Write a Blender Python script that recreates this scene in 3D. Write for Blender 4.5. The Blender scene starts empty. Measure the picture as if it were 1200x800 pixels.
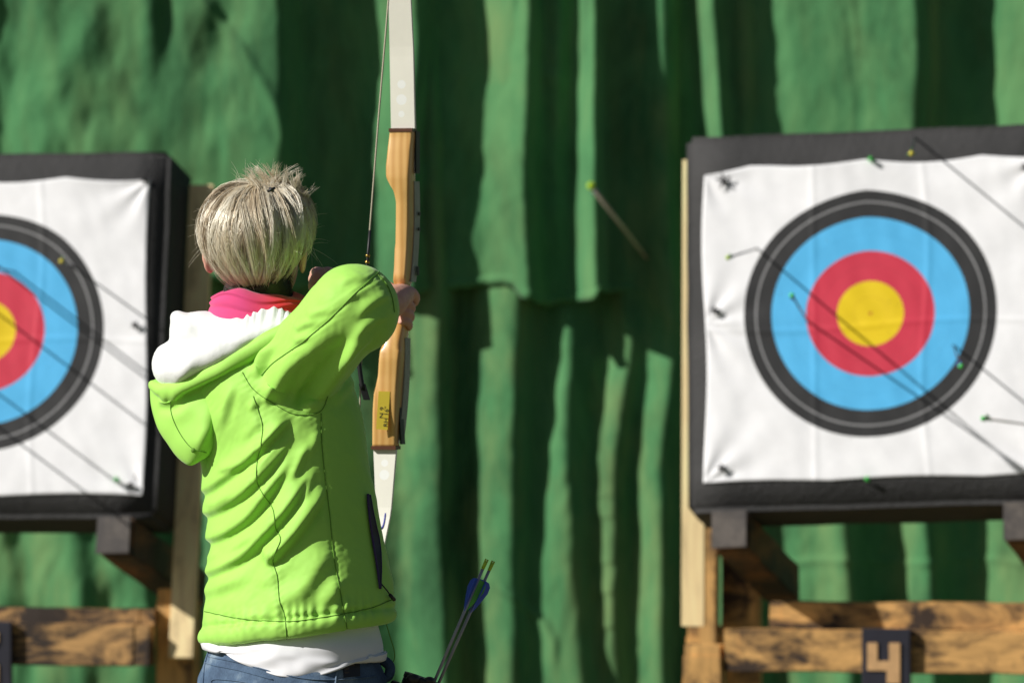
import bpy, bmesh, math, random
import numpy as np
from mathutils import Vector, Matrix, noise
from mathutils.bvhtree import BVHTree

random.seed(7); RNG = np.random.RandomState(11)
SC = bpy.context.scene
COL = SC.collection
FPX = 6930.0            # focal length in photo pixels (1200 wide)
CAMZ = 1.35

def P(px, py, D):
    """world point seen at photo pixel (px,py) at distance D in front of the camera"""
    s = FPX / D
    return Vector(((px - 600) / s, D - 10.0, CAMZ - (py - 400) / s))

# ------------------------------------------------------------------ helpers
def link(o, parent=None):
    COL.objects.link(o)
    if parent is not None: o.parent = parent
    return o

def mesh_obj(name, V, F, mat=None, parent=None, smooth=True, uv=None):
    me = bpy.data.meshes.new(name)
    me.from_pydata([tuple(map(float, v)) for v in V], [], [tuple(map(int, f)) for f in F])
    if smooth: me.polygons.foreach_set('use_smooth', [True] * len(me.polygons))
    if uv is not None:
        l = me.uv_layers.new(name='UVMap')
        idx = np.empty(len(me.loops), dtype=np.int32); me.loops.foreach_get('vertex_index', idx)
        l.data.foreach_set('uv', np.asarray(uv, dtype=np.float32)[idx].ravel())
    if mat: me.materials.append(mat)
    me.update()
    o = bpy.data.objects.new(name, me)
    return link(o, parent)

def thing(name, label, cat, loc=(0, 0, 0), group=None):
    o = bpy.data.objects.new(name, None); o.empty_display_size = .1
    o.location = loc; o['label'] = label; o['category'] = cat
    if group: o['group'] = group
    return link(o)

def tag(o, label, cat, group=None):
    o['label'] = label; o['category'] = cat
    if group: o['group'] = group
    return o

def to_local(o):
    """geometry is made in world coordinates; move it into its parent's frame"""
    if o.parent is not None:
        chain = Vector((0, 0, 0)); p = o.parent
        while p is not None: chain += p.location; p = p.parent
        o.data.transform(Matrix.Translation(-chain))
    return o

class MB:
    def __init__(s): s.V = []; s.F = []; s.n = 0
    def add(s, V, F):
        b = s.n; V = [tuple(v) for v in V]
        s.V += V; s.n += len(V); s.F += [tuple(i + b for i in f) for f in F]; return s
    def box(s, c, ax, ay, az, hx, hy, hz):
        c = Vector(c); ax, ay, az = Vector(ax), Vector(ay), Vector(az)
        V = [c + ax * (hx * i) + ay * (hy * j) + az * (hz * k) for k in (-1, 1) for j in (-1, 1) for i in (-1, 1)]
        return s.add(V, [(0, 2, 3, 1), (4, 5, 7, 6), (0, 1, 5, 4), (2, 6, 7, 3), (0, 4, 6, 2), (1, 3, 7, 5)])
    def tube(s, pts, rad, n=12, cap=True):
        pts = [Vector(p) for p in pts]
        if not hasattr(rad, '__len__'): rad = [rad] * len(pts)
        V = []; F = []; up = None
        for i, p in enumerate(pts):
            t = (pts[min(i + 1, len(pts) - 1)] - pts[max(i - 1, 0)]).normalized()
            if up is None:
                a = Vector((0, 0, 1)) if abs(t.z) < .9 else Vector((1, 0, 0))
                up = (a - t * a.dot(t)).normalized()
            else: up = (up - t * up.dot(t)).normalized()
            b = t.cross(up)
            for k in range(n):
                an = 2 * math.pi * k / n
                V.append(p + (up * math.cos(an) + b * math.sin(an)) * rad[i])
        for i in range(len(pts) - 1):
            for k in range(n):
                k2 = (k + 1) % n
                F.append((i * n + k, i * n + k2, (i + 1) * n + k2, (i + 1) * n + k))
        if cap:
            F.append(tuple(range(n - 1, -1, -1))); F.append(tuple((len(pts) - 1) * n + k for k in range(n)))
        return s.add(V, F)
    def ell(s, c, r, nu=20, nv=14, M=None):
        V = []; F = []; c = Vector(c)
        for j in range(1, nv):
            th = math.pi * j / nv
            for i in range(nu):
                a = 2 * math.pi * i / nu
                v = Vector((r[0] * math.sin(th) * math.cos(a), r[1] * math.sin(th) * math.sin(a), r[2] * math.cos(th)))
                V.append(c + (M @ v if M else v))
        top = len(V); v = Vector((0, 0, r[2])); V.append(c + (M @ v if M else v))
        bot = len(V); v = Vector((0, 0, -r[2])); V.append(c + (M @ v if M else v))
        for j in range(nv - 2):
            for i in range(nu):
                i2 = (i + 1) % nu
                F.append((j * nu + i, (j + 1) * nu + i, (j + 1) * nu + i2, j * nu + i2))
        for i in range(nu):
            i2 = (i + 1) % nu
            F.append((top, i, i2)); F.append((bot, (nv - 2) * nu + i2, (nv - 2) * nu + i))
        return s.add(V, F)
    def loft(s, rings, cap=True, closed=True):
        n = len(rings[0]); V = [v for r in rings for v in r]; F = []
        for i in range(len(rings) - 1):
            for k in range(n if closed else n - 1):
                k2 = (k + 1) % n
                F.append((i * n + k, i * n + k2, (i + 1) * n + k2, (i + 1) * n + k))
        if cap:
            F.append(tuple(range(n - 1, -1, -1))); F.append(tuple((len(rings) - 1) * n + k for k in range(n)))
        return s.add(V, F)
    def build(s, name, mat, parent=None, smooth=True, bevel=0):
        o = mesh_obj(name, s.V, s.F, mat, parent, smooth)
        bm = bmesh.new(); bm.from_mesh(o.data); bmesh.ops.recalc_face_normals(bm, faces=bm.faces)
        if bevel:
            es = [e for e in bm.edges if len(e.link_faces) == 2 and e.calc_face_angle(0) > .5]
            bmesh.ops.bevel(bm, geom=es, offset=bevel, segments=2, profile=.5, affect='EDGES')
            for f in bm.faces: f.smooth = False
        bm.to_mesh(o.data); bm.free()
        return to_local(o)

def remesh_arrays(V, F, voxel, smooth_it=4):
    """union of overlapping closed shells as one even mesh -> numpy verts, faces"""
    me = bpy.data.meshes.new('tmp'); me.from_pydata([tuple(v) for v in V], [], F)
    bm = bmesh.new(); bm.from_mesh(me); bmesh.ops.recalc_face_normals(bm, faces=bm.faces); bm.to_mesh(me); bm.free()
    o = bpy.data.objects.new('tmp', me); COL.objects.link(o)
    m = o.modifiers.new('r', 'REMESH'); m.mode = 'VOXEL'; m.voxel_size = voxel; m.adaptivity = 0
    dg = bpy.context.evaluated_depsgraph_get(); dg.update()
    ev = bpy.data.meshes.new_from_object(o.evaluated_get(dg))
    n = len(ev.vertices); co = np.empty(n * 3); ev.vertices.foreach_get('co', co); co = co.reshape(-1, 3)
    faces = [tuple(p.vertices) for p in ev.polygons]
    bpy.data.objects.remove(o); bpy.data.meshes.remove(me); bpy.data.meshes.remove(ev)
    co = lap(co, faces, smooth_it)
    return co, faces

def edges_of(faces):
    q = np.array([f if len(f) == 4 else (f[0], f[1], f[2], f[2]) for f in faces])
    e = np.concatenate([q[:, [0, 1]], q[:, [1, 2]], q[:, [2, 3]], q[:, [3, 0]]])
    return e[e[:, 0] != e[:, 1]]

def lap(co, faces, it, lam=.5, mask=None):
    e = edges_of(faces); n = len(co)
    a = np.concatenate([e[:, 0], e[:, 1]]); b = np.concatenate([e[:, 1], e[:, 0]])
    deg = np.bincount(a, minlength=n).astype(float); deg[deg == 0] = 1
    for _ in range(it):
        avg = np.stack([np.bincount(a, weights=co[b, k], minlength=n) for k in range(3)], 1) / deg[:, None]
        d = (avg - co) * lam
        co = co + (d if mask is None else d * mask[:, None])
    return co

def normals_of(co, faces):
    q = np.array([f if len(f) == 4 else (f[0], f[1], f[2], f[2]) for f in faces])
    nn = np.cross(co[q[:, 2]] - co[q[:, 0]], co[q[:, 3]] - co[q[:, 1]])
    out = np.zeros_like(co)
    for k in range(4): np.add.at(out, q[:, k], nn)
    return out / (np.linalg.norm(out, axis=1)[:, None] + 1e-12)

def to_px(co):
    D = co[:, 1] + 10.0; s = FPX / D
    return np.stack([600 + co[:, 0] * s, 400 - (co[:, 2] - CAMZ) * s], 1)

def vnoise(X, Y, seed=0):
    """smooth 2D value noise, numpy"""
    xi = np.floor(X).astype(int); yi = np.floor(Y).astype(int); fx = X - xi; fy = Y - yi
    fx = fx * fx * (3 - 2 * fx); fy = fy * fy * (3 - 2 * fy)
    def h(i, j):
        n = (i * 374761393 + j * 668265263 + seed * 974711) & 0x7fffffff
        n = ((n ^ (n >> 13)) * 1274126177) & 0x7fffffff
        return ((n ^ (n >> 16)) & 0xffff) / 65535.0 * 2 - 1
    return (h(xi, yi) * (1 - fx) + h(xi + 1, yi) * fx) * (1 - fy) + (h(xi, yi + 1) * (1 - fx) + h(xi + 1, yi + 1) * fx) * fy

def smooth_poly(pts, n=40):
    """Catmull-Rom through points (any dimension)"""
    p = np.array(pts, float)
    if len(p) == 2: return p[0] + (p[1] - p[0]) * np.linspace(0, 1, n)[:, None]
    p = np.vstack([2 * p[0] - p[1], p, 2 * p[-1] - p[-2]])
    out = []; segs = len(p) - 3
    for t in np.linspace(0, segs - 1e-6, n):
        i = int(t); u = t - i; a, b, c, d = p[i:i + 4]
        out.append(.5 * (2 * b + (c - a) * u + (2 * a - 5 * b + 4 * c - d) * u * u + (3 * b - a - 3 * c + d) * u ** 3))
    return np.array(out)

def fold_field(uv, pts, amp, s_up, s_dn, taper=(.25, .25), valley=.0, vw=2.):
    """signed, tapered ridge along a pixel polyline (s_up: softness on the up-left side, s_dn: on the down-right side)"""
    pl = smooth_poly(pts, 28)
    lo = pl.min(0) - 5 * max(s_up, s_dn); hi = pl.max(0) + 5 * max(s_up, s_dn)
    idx = np.where(((uv > lo) & (uv < hi)).all(1))[0]
    out = np.zeros(len(uv))
    if len(idx) == 0: return out
    q = uv[idx]; best = np.full(len(q), 1e9); sgn = np.zeros(len(q)); par = np.zeros(len(q))
    for i in range(len(pl) - 1):
        a, b = pl[i], pl[i + 1]; d = b - a; L2 = d @ d
        t = np.clip(((q - a) @ d) / L2, 0, 1); c = a + t[:, None] * d
        dist = np.hypot(*(q - c).T); m = dist < best
        best[m] = dist[m]; par[m] = (i + t[m]) / (len(pl) - 1)
        cr = d[0] * (q[:, 1] - a[1]) - d[1] * (q[:, 0] - a[0]); sgn[m] = np.sign(cr[m])
    # orientation: polyline runs lower-left -> upper-right, so positive cross = down-right side
    sg = np.where(sgn > 0, s_dn, s_up)
    prof = np.exp(-.5 * (best / sg) ** 2)
    if valley: prof -= valley * np.exp(-.5 * ((best - vw * s_dn) / (s_dn * 1.1)) ** 2) * (sgn > 0)
    tp = np.clip(par / max(taper[0], 1e-3), 0, 1) * np.clip((1 - par) / max(taper[1], 1e-3), 0, 1)
    tp = tp * tp * (3 - 2 * tp)
    out[idx] = amp * prof * tp
    return out

# ------------------------------------------------------------------ materials
def new_mat(name):
    m = bpy.data.materials.new(name); m.use_nodes = True
    nt = m.node_tree; b = nt.nodes['Principled BSDF']
    return m, nt, b
def N(nt, t, **kw):
    n = nt.nodes.new(t)
    for k, v in kw.items(): setattr(n, k, v)
    return n
def L(nt, a, b): nt.links.new(a, b)
def ramp(nt, fac, stops, interp='LINEAR'):
    r = N(nt, 'ShaderNodeValToRGB'); r.color_ramp.interpolation = interp
    while len(r.color_ramp.elements) < len(stops): r.color_ramp.elements.new(.5)
    for e, (p, c) in zip(r.color_ramp.elements, stops): e.position = p; e.color = (*c, 1)
    L(nt, fac, r.inputs[0]); return r.outputs[0]
def tex_noise(nt, scale, detail=4, rough=.5, vec=None, dist=0.):
    n = N(nt, 'ShaderNodeTexNoise'); n.inputs['Scale'].default_value = scale
    n.inputs['Detail'].default_value = detail; n.inputs['Roughness'].default_value = rough
    n.inputs['Distortion'].default_value = dist
    if vec is not None: L(nt, vec, n.inputs['Vector'])
    return n
def objvec(nt, scale=(1, 1, 1), rot=(0, 0, 0)):
    tc = N(nt, 'ShaderNodeTexCoord'); mp = N(nt, 'ShaderNodeMapping')
    mp.inputs['Scale'].default_value = scale; mp.inputs['Rotation'].default_value = rot
    L(nt, tc.outputs['Object'], mp.inputs['Vector']); return mp.outputs[0]
def bump(nt, b, h, strength=.3, dist=.001):
    bp = N(nt, 'ShaderNodeBump'); bp.inputs['Strength'].default_value = strength; bp.inputs['Distance'].default_value = dist
    L(nt, h, bp.inputs['Height']); L(nt, bp.outputs[0], b.inputs['Normal']); return bp
def simple(name, col, rough=.5, metal=0., var=.12, nscale=40, bstr=.15, bdist=.0006, spec=.5):
    m, nt, b = new_mat(name)
    n = tex_noise(nt, nscale, 5, .6, objvec(nt))
    c0 = tuple(max(0, c * (1 - var)) for c in col); c1 = tuple(min(1, c * (1 + var)) for c in col)
    L(nt, ramp(nt, n.outputs[0], [(.3, c0), (.7, c1)]), b.inputs['Base Color'])
    b.inputs['Roughness'].default_value = rough; b.inputs['Metallic'].default_value = metal
    b.inputs['Specular IOR Level'].default_value = spec
    if bstr: bump(nt, b, n.outputs[0], bstr, bdist)
    return m

def cloth_mat(name, col, rough=.75, var=.06, weave=900, bstr=.25, sheen=.15, big=6, trans=0.):
    m, nt, b = new_mat(name)
    v = objvec(nt)
    n1 = tex_noise(nt, big, 4, .6, v); n2 = tex_noise(nt, weave, 2, .5, v)
    c0 = tuple(c * (1 - var) for c in col); c1 = tuple(min(1, c * (1 + var)) for c in col)
    L(nt, ramp(nt, n1.outputs[0], [(.3, c0), (.7, c1)]), b.inputs['Base Color'])
    b.inputs['Roughness'].default_value = rough
    b.inputs['Sheen Weight'].default_value = sheen; b.inputs['Sheen Roughness'].default_value = .4
    b.inputs['Specular IOR Level'].default_value = .25
    bump(nt, b, n2.outputs[0], bstr, .0006)
    return m

def curtain_mat(name, stain):
    m, nt, b = new_mat(name)
    v = objvec(nt, (1, 1, .35)); v2 = objvec(nt)
    n1 = tex_noise(nt, 3.4, 7, .68, v, .5); n2 = tex_noise(nt, 14, 5, .6, v); n3 = tex_noise(nt, 420, 2, .5, v2)
    base = ramp(nt, n1.outputs[0], [(.30, (.030, .100, .040)), (.5, (.072, .232, .092)), (.72, (.118, .305, .122))])
    n4 = tex_noise(nt, 5, 4, .6, objvec(nt, (1.6, 1, .25))); av = N(nt, 'ShaderNodeMath', operation='MULTIPLY_ADD'); L(nt, n4.outputs[0], av.inputs[0]); av.inputs[1].default_value = .6; hv_ = N(nt, 'ShaderNodeMath', operation='MULTIPLY'); L(nt, n2.outputs[0], hv_.inputs[0]); hv_.inputs[1].default_value = .4; L(nt, hv_.outputs[0], av.inputs[2])
    st = ramp(nt, av.outputs[0], [(.45, (0, 0, 0)), (.68, (stain, stain, stain))])
    mx = N(nt, 'ShaderNodeMix', data_type='RGBA'); L(nt, st, mx.inputs['Factor']); L(nt, base, mx.inputs['A'])
    mx.inputs['B'].default_value = (.20, .30, .115, 1)
    L(nt, mx.outputs['Result'], b.inputs['Base Color'])
    b.inputs['Roughness'].default_value = .85; b.inputs['Specular IOR Level'].default_value = .15
    b.inputs['Sheen Weight'].default_value = .1
    ad = N(nt, 'ShaderNodeMath', operation='MULTIPLY_ADD'); L(nt, n2.outputs[0], ad.inputs[0]); ad.inputs[1].default_value = 4; L(nt, n3.outputs[0], ad.inputs[2])
    bump(nt, b, ad.outputs[0], .35, .0015)
    return m

def charred_wood(name, axis=0, light=(.60, .36, .14), dark=(.035, .020, .012), char=.5, gs=1.0):
    m, nt, b = new_mat(name)
    sc = [30, 30, 30]; sc[axis] = 3.0
    v = objvec(nt, tuple(x * gs for x in sc)); v2 = objvec(nt, tuple((.22 if i == axis else .5) * 20 for i in range(3)))
    g = tex_noise(nt, 1.0, 8, .65, v, .6); p = tex_noise(nt, 1.0, 5, .7, v2, .5)
    wood = ramp(nt, g.outputs[0], [(.25, tuple(c * .45 for c in light)), (.5, light), (.75, tuple(min(1, c * 1.35) for c in light))])
    mk = ramp(nt, p.outputs[0], [(char - .07, (1, 1, 1)), (char + .09, (0, 0, 0))])
    mx = N(nt, 'ShaderNodeMix', data_type='RGBA'); L(nt, mk, mx.inputs['Factor']); L(nt, wood, mx.inputs['A'])
    mx.inputs['B'].default_value = (*dark, 1); L(nt, mx.outputs['Result'], b.inputs['Base Color'])
    b.inputs['Roughness'].default_value = .7; bump(nt, b, g.outputs[0], .5, .002)
    return m

M = {}
M['curtain'] = curtain_mat('green_canvas', .35)
M['curtain_old'] = curtain_mat('green_canvas_faded', .85)
M['jacket'] = cloth_mat('lime_softshell', (.395, .76, .128), .62, .05, 1400, .16, .2)
M['seam'] = simple('lime_seam_thread', (.13, .28, .03), .8)
M['fleece'] = cloth_mat('white_fleece', (.82, .84, .83), .95, .02, 500, .7, .4, 30)
M['shirt'] = cloth_mat('white_jersey', (.84, .84, .88), .85, .02, 900, .25, .1)
M['black'] = simple('black_nylon', (.012, .012, .014), .5)
M['purple'] = simple('purple_zip_tape', (.045, .018, .10), .6)
M['skin'] = None

def skin_mat():
    m, nt, b = new_mat('skin')
    n = tex_noise(nt, 60, 5, .6, objvec(nt)); n2 = tex_noise(nt, 420, 3, .5, objvec(nt))
    L(nt, ramp(nt, n.outputs[0], [(.3, (.62, .32, .24)), (.7, (.74, .43, .33))]), b.inputs['Base Color'])
    b.inputs['Roughness'].default_value = .5; b.inputs['Subsurface Weight'].default_value = .15
    b.inputs['Subsurface Radius'].default_value = (.012, .004, .002); b.inputs['Subsurface Scale'].default_value = .6
    bump(nt, b, n2.outputs[0], .25, .0006)
    return m
M['skin'] = skin_mat()

def scarf_mat():
    m, nt, b = new_mat('pink_red_scarf')
    tc = N(nt, 'ShaderNodeTexCoord'); sp = N(nt, 'ShaderNodeSeparateXYZ'); L(nt, tc.outputs['Object'], sp.inputs[0])
    mr = N(nt, 'ShaderNodeMapRange'); mr.inputs['From Min'].default_value = -.085; mr.inputs['From Max'].default_value = -.022
    L(nt, sp.outputs['X'], mr.inputs['Value'])
    L(nt, ramp(nt, mr.outputs[0], [(0, (.70, .055, .21)), (1, (.76, .020, .024))]), b.inputs['Base Color'])
    n = tex_noise(nt, 800, 2, .5, tc.outputs['Object']); bump(nt, b, n.outputs[0], .3, .0006)
    b.inputs['Roughness'].default_value = .85; b.inputs['Sheen Weight'].default_value = .2
    return m
M['scarf'] = scarf_mat()

def jeans_mat():
    m, nt, b = new_mat('washed_denim')
    v = objvec(nt); n1 = tex_noise(nt, 9, 5, .65, v); wv = tex_noise(nt, 700, 2, .6, objvec(nt, (1, 1, .25)))
    c = ramp(nt, n1.outputs[0], [(.3, (.030, .058, .115)), (.52, (.09, .155, .25)), (.70, (.34, .44, .52))])
    mx = N(nt, 'ShaderNodeMix', data_type='RGBA', blend_type='MULTIPLY'); mx.inputs['Factor'].default_value = .7
    L(nt, c, mx.inputs['A']); L(nt, ramp(nt, wv.outputs[0], [(.3, (.5, .5, .55)), (.7, (1, 1, 1))]), mx.inputs['B'])
    L(nt, mx.outputs['Result'], b.inputs['Base Color']); b.inputs['Roughness'].default_value = .85
    bump(nt, b, wv.outputs[0], .4, .0008)
    return m
M['jeans'] = jeans_mat()

def hair_mat(name, stops, rough=.42):
    m, nt, b = new_mat(name)
    tr = N(nt, 'ShaderNodeBsdfTranslucent'); ms = N(nt, 'ShaderNodeMixShader'); ms.inputs[0].default_value = .28
    L(nt, b.outputs[0], ms.inputs[1]); L(nt, tr.outputs[0], ms.inputs[2]); L(nt, ms.outputs[0], nt.nodes['Material Output'].inputs[0])
    at = N(nt, 'ShaderNodeAttribute'); at.attribute_name = 'tone'
    cc = ramp(nt, at.outputs['Fac'], stops); L(nt, cc, b.inputs['Base Color']); L(nt, cc, tr.inputs['Color'])
    b.inputs['Roughness'].default_value = rough; b.inputs['Specular IOR Level'].default_value = .8
    b.inputs['Metallic'].default_value = .35; b.inputs['Sheen Weight'].default_value = 1.; b.inputs['Sheen Roughness'].default_value = .55; b.inputs['Sheen Tint'].default_value = (1, .90, .70, 1)
    return m
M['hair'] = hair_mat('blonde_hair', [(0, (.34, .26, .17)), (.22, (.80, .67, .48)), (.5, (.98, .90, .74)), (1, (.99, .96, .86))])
M['hair_dark'] = simple('dark_brown_hair', (.022, .014, .009), .6, 0, .5, 300, .6, .001)
M['scalp'] = simple('hair_roots', (.62, .50, .34), .7, 0, .4, 160, .6, .002)

def bow_wood():
    m, nt, b = new_mat('bow_maple')
    v = objvec(nt, (26, 5, 5)); w = N(nt, 'ShaderNodeTexWave'); w.wave_type = 'BANDS'; w.bands_direction = 'X'
    w.inputs['Scale'].default_value = .9; w.inputs['Distortion'].default_value = 9; w.inputs['Detail'].default_value = 3; w.inputs['Detail Scale'].default_value = .5
    L(nt, v, w.inputs['Vector'])
    n = tex_noise(nt, 1, 5, .6, objvec(nt, (220, 220, 12)))
    L(nt, ramp(nt, w.outputs[0], [(0, (.60, .32, .095)), (.5, (.68, .39, .125)), (1, (.74, .44, .155))]), b.inputs['Base Color'])
    b.inputs['Roughness'].default_value = .38; b.inputs['Coat Weight'].default_value = .35; b.inputs['Coat Roughness'].default_value = .18
    bump(nt, b, n.outputs[0], .08, .0004)
    return m
M['bow_wood'] = bow_wood()
M['bow_dark'] = simple('dark_wood_tip', (.10, .035, .018), .4)
M['bow_back'] = simple('grey_laminate', (.30, .30, .28), .4)
M['limb'] = simple('cream_fibreglass', (.88, .86, .77), .38, 0, .03, 20, .02)
M['limb_mark'] = simple('pale_limb_mark', (.88, .88, .83), .4, 0, .02, 20, 0)
M['blue_ink'] = simple('blue_ink', (.02, .03, .30), .5)
M['string'] = simple('bow_string', (.42, .38, .28), .7, 0, .35, 900, .6, .001)
M['brass'] = simple('brass', (.62, .36, .10), .3, 1.0)
M['sticker'] = simple('yellow_sticker', (.78, .60, .06), .5, 0, .04, 30, .03)
M['ink'] = simple('black_ink', (.03, .03, .03), .6)
M['foam'] = None
def foam_mat():
    m, nt, b = new_mat('black_foam')
    v = objvec(nt); n = tex_noise(nt, 55, 6, .7, v); n2 = tex_noise(nt, 5, 3, .5, v)
    L(nt, ramp(nt, n2.outputs[0], [(.3, (.030, .030, .031)), (.7, (.052, .051, .052))]), b.inputs['Base Color'])
    b.inputs['Roughness'].default_value = .85; bump(nt, b, n.outputs[0], .9, .006)
    return m
M['foam'] = foam_mat()
M['pine'] = charred_wood('planed_pine', 2, (.90, .70, .38), (.6, .4, .17), .18, .9)
M['beamx'] = charred_wood('charred_beam', 0, (.66, .37, .125), (.040, .022, .013), .47)
M['beamx2'] = charred_wood('scorched_beam', 0, (.60, .34, .125), (.030, .018, .012), .535)
M['beamz'] = charred_wood('charred_post', 2, (.64, .36, .12), (.040, .022, .013), .45)
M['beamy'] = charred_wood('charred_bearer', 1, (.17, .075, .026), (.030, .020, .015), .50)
M['dark_end'] = charred_wood('weathered_end_grain', 1, (.09, .075, .065), (.045, .038, .036), .5)
M['plate'] = simple('dark_navy_board', (.014, .014, .026), .6, 0, .25, 30, .2)
M['numeral'] = simple('bare_wood_numeral', (.60, .36, .17), .6, 0, .15, 30, .2)
M['shaft'] = simple('carbon_shaft', (.035, .035, .045), .35)
M['shaft_alu'] = simple('grey_brown_shaft', (.66, .56, .45), .4)
M['shaft_grey'] = simple('grey_alloy_shaft', (.34, .34, .41), .32, .1)
M['nock_lime'] = simple('lime_nock', (.42, .62, .03), .35)
M['nock_green'] = simple('green_nock', (.06, .62, .09), .35)
M['nock_yellow'] = simple('yellow_nock', (.72, .62, .04), .35)
M['vane_blue'] = simple('blue_vane', (.05, .10, .62), .4)
M['vane_green'] = simple('green_vane', (.10, .45, .06), .4)
M['vane_brown'] = simple('brown_vane', (.30, .17, .06), .5)
M['steel'] = simple('galvanised_steel', (.4, .4, .4), .35, 1.)
M['leather'] = simple('black_leather', (.016, .014, .014), .45, 0, .3, 60, .4, .001)
M['label_leather'] = simple('dark_leather_label', (.022, .020, .024), .55)
M['gold_print'] = simple('tan_print', (.20, .13, .06), .6)
M['shoe'] = simple('grey_shoe', (.12, .12, .13), .7)
M['eye'] = simple('eye_white', (.75, .73, .70), .25)

def face_mat():
    m, nt, b = new_mat('printed_target_face')
    uv = N(nt, 'ShaderNodeUVMap'); ln = N(nt, 'ShaderNodeVectorMath', operation='LENGTH')
    L(nt, uv.outputs[0], ln.inputs[0])
    n = tex_noise(nt, 9, 4, .6, uv.outputs[0])
    white = (.95, .95, .98); black = (.034, .034, .036); blue = (.105, .52, .92); red = (.66, .045, .085); yel = (.86, .62, .012)
    R = .40; st = []
    def band(r0, c): st.append((r0 / R, c))
    line = (.55, .55, .57)
    band(0, (.55, .2, .02)); band(.0045, yel); band(.0415, (.75, .5, .01)); band(.0430, yel)
    band(.084, red); band(.1220, (.56, .045, .075)); band(.1235, red)
    band(.1616, blue); band(.2050, (.085, .46, .84)); band(.2065, blue)
    band(.250, black); band(.2875, (.30, .30, .31)); band(.2915, black); band(.3195, white)
    mul = N(nt, 'ShaderNodeMath', operation='DIVIDE'); L(nt, ln.outputs['Value'], mul.inputs[0]); mul.inputs[1].default_value = R
    col = ramp(nt, mul.outputs[0], st, 'CONSTANT')
    # arrow holes and scuffs
    vo = N(nt, 'ShaderNodeTexVoronoi'); vo.inputs['Scale'].default_value = 40; L(nt, uv.outputs[0], vo.inputs['Vector'])
    dk = N(nt, 'ShaderNodeMath', operation='LESS_THAN'); L(nt, vo.outputs['Distance'], dk.inputs[0]); dk.inputs[1].default_value = .085
    sp = N(nt, 'ShaderNodeSeparateXYZ'); L(nt, vo.outputs['Color'], sp.inputs[0])
    gt = N(nt, 'ShaderNodeMath', operation='GREATER_THAN'); L(nt, sp.outputs[0], gt.inputs[0]); gt.inputs[1].default_value = .62
    rl = N(nt, 'ShaderNodeMath', operation='LESS_THAN'); L(nt, ln.outputs['Value'], rl.inputs[0]); rl.inputs[1].default_value = .33
    m1 = N(nt, 'ShaderNodeMath', operation='MULTIPLY'); L(nt, dk.outputs[0], m1.inputs[0]); L(nt, gt.outputs[0], m1.inputs[1])
    m2 = N(nt, 'ShaderNodeMath', operation='MULTIPLY'); L(nt, m1.outputs[0], m2.inputs[0]); L(nt, rl.outputs[0], m2.inputs[1])
    m3 = N(nt, 'ShaderNodeMath', operation='MULTIPLY'); L(nt, m2.outputs[0], m3.inputs[0]); m3.inputs[1].default_value = .45
    mx = N(nt, 'ShaderNodeMix', data_type='RGBA'); L(nt, m3.outputs[0], mx.inputs['Factor']); L(nt, col, mx.inputs['A']); mx.inputs['B'].default_value = (.08, .06, .05, 1)
    mv = N(nt, 'ShaderNodeMix', data_type='RGBA', blend_type='MULTIPLY'); mv.inputs['Factor'].default_value = 1
    L(nt, mx.outputs['Result'], mv.inputs['A']); L(nt, ramp(nt, n.outputs[0], [(.3, (.90, .90, .90)), (.65, (1, 1, 1))]), mv.inputs['B'])
    L(nt, mv.outputs['Result'], b.inputs['Base Color']); b.inputs['Roughness'].default_value = .6
    b.inputs['Specular IOR Level'].default_value = .3
    n2 = tex_noise(nt, 60, 4, .6, uv.outputs[0]); bump(nt, b, n2.outputs[0], .25, .001)
    return m
M['face'] = face_mat()

# ------------------------------------------------------------------ light, world, camera
ELEV, AZ = math.radians(40.5), None
SUNV = Vector((-.765, -.305, .550)).normalized()
sun = bpy.data.lights.new('sun', 'SUN'); sun.energy = 5.0; sun.angle = math.radians(.6); sun.color = (1., .965, .90)
so = bpy.data.objects.new('sun', sun); link(so); so.rotation_euler = SUNV.to_track_quat('Z', 'Y').to_euler(); so.location = (-6, -4, 8)
w = bpy.data.worlds.new('World'); SC.world = w; w.use_nodes = True
nt = w.node_tree; bg = nt.nodes['Background']; sky = nt.nodes.new('ShaderNodeTexSky'); sky.sky_type = 'NISHITA'; sky.sun_disc = False
sky.sun_elevation = math.asin(SUNV.z); sky.sun_rotation = math.atan2(SUNV.x, SUNV.y)
nt.links.new(sky.outputs[0], bg.inputs[0]); bg.inputs[1].default_value = .05 * .72
cam = bpy.data.cameras.new('camera'); co_ = bpy.data.objects.new('camera', cam); link(co_)
co_.location = (0, -10, CAMZ); co_.rotation_euler = (math.radians(90), 0, 0)
cam.sensor_width = 36; cam.lens = FPX / 1200 * 36; cam.clip_end = 500; cam.clip_start = .5
cam.dof.use_dof = True; cam.dof.focus_distance = 9.95; cam.dof.aperture_fstop = 7.0
SC.camera = co_
SC.cycles.diffuse_bounces = 6; SC.cycles.max_bounces = 12
SC.view_settings.view_transform = 'Standard'; SC.view_settings.look = 'None'; SC.view_settings.exposure = 0

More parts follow.
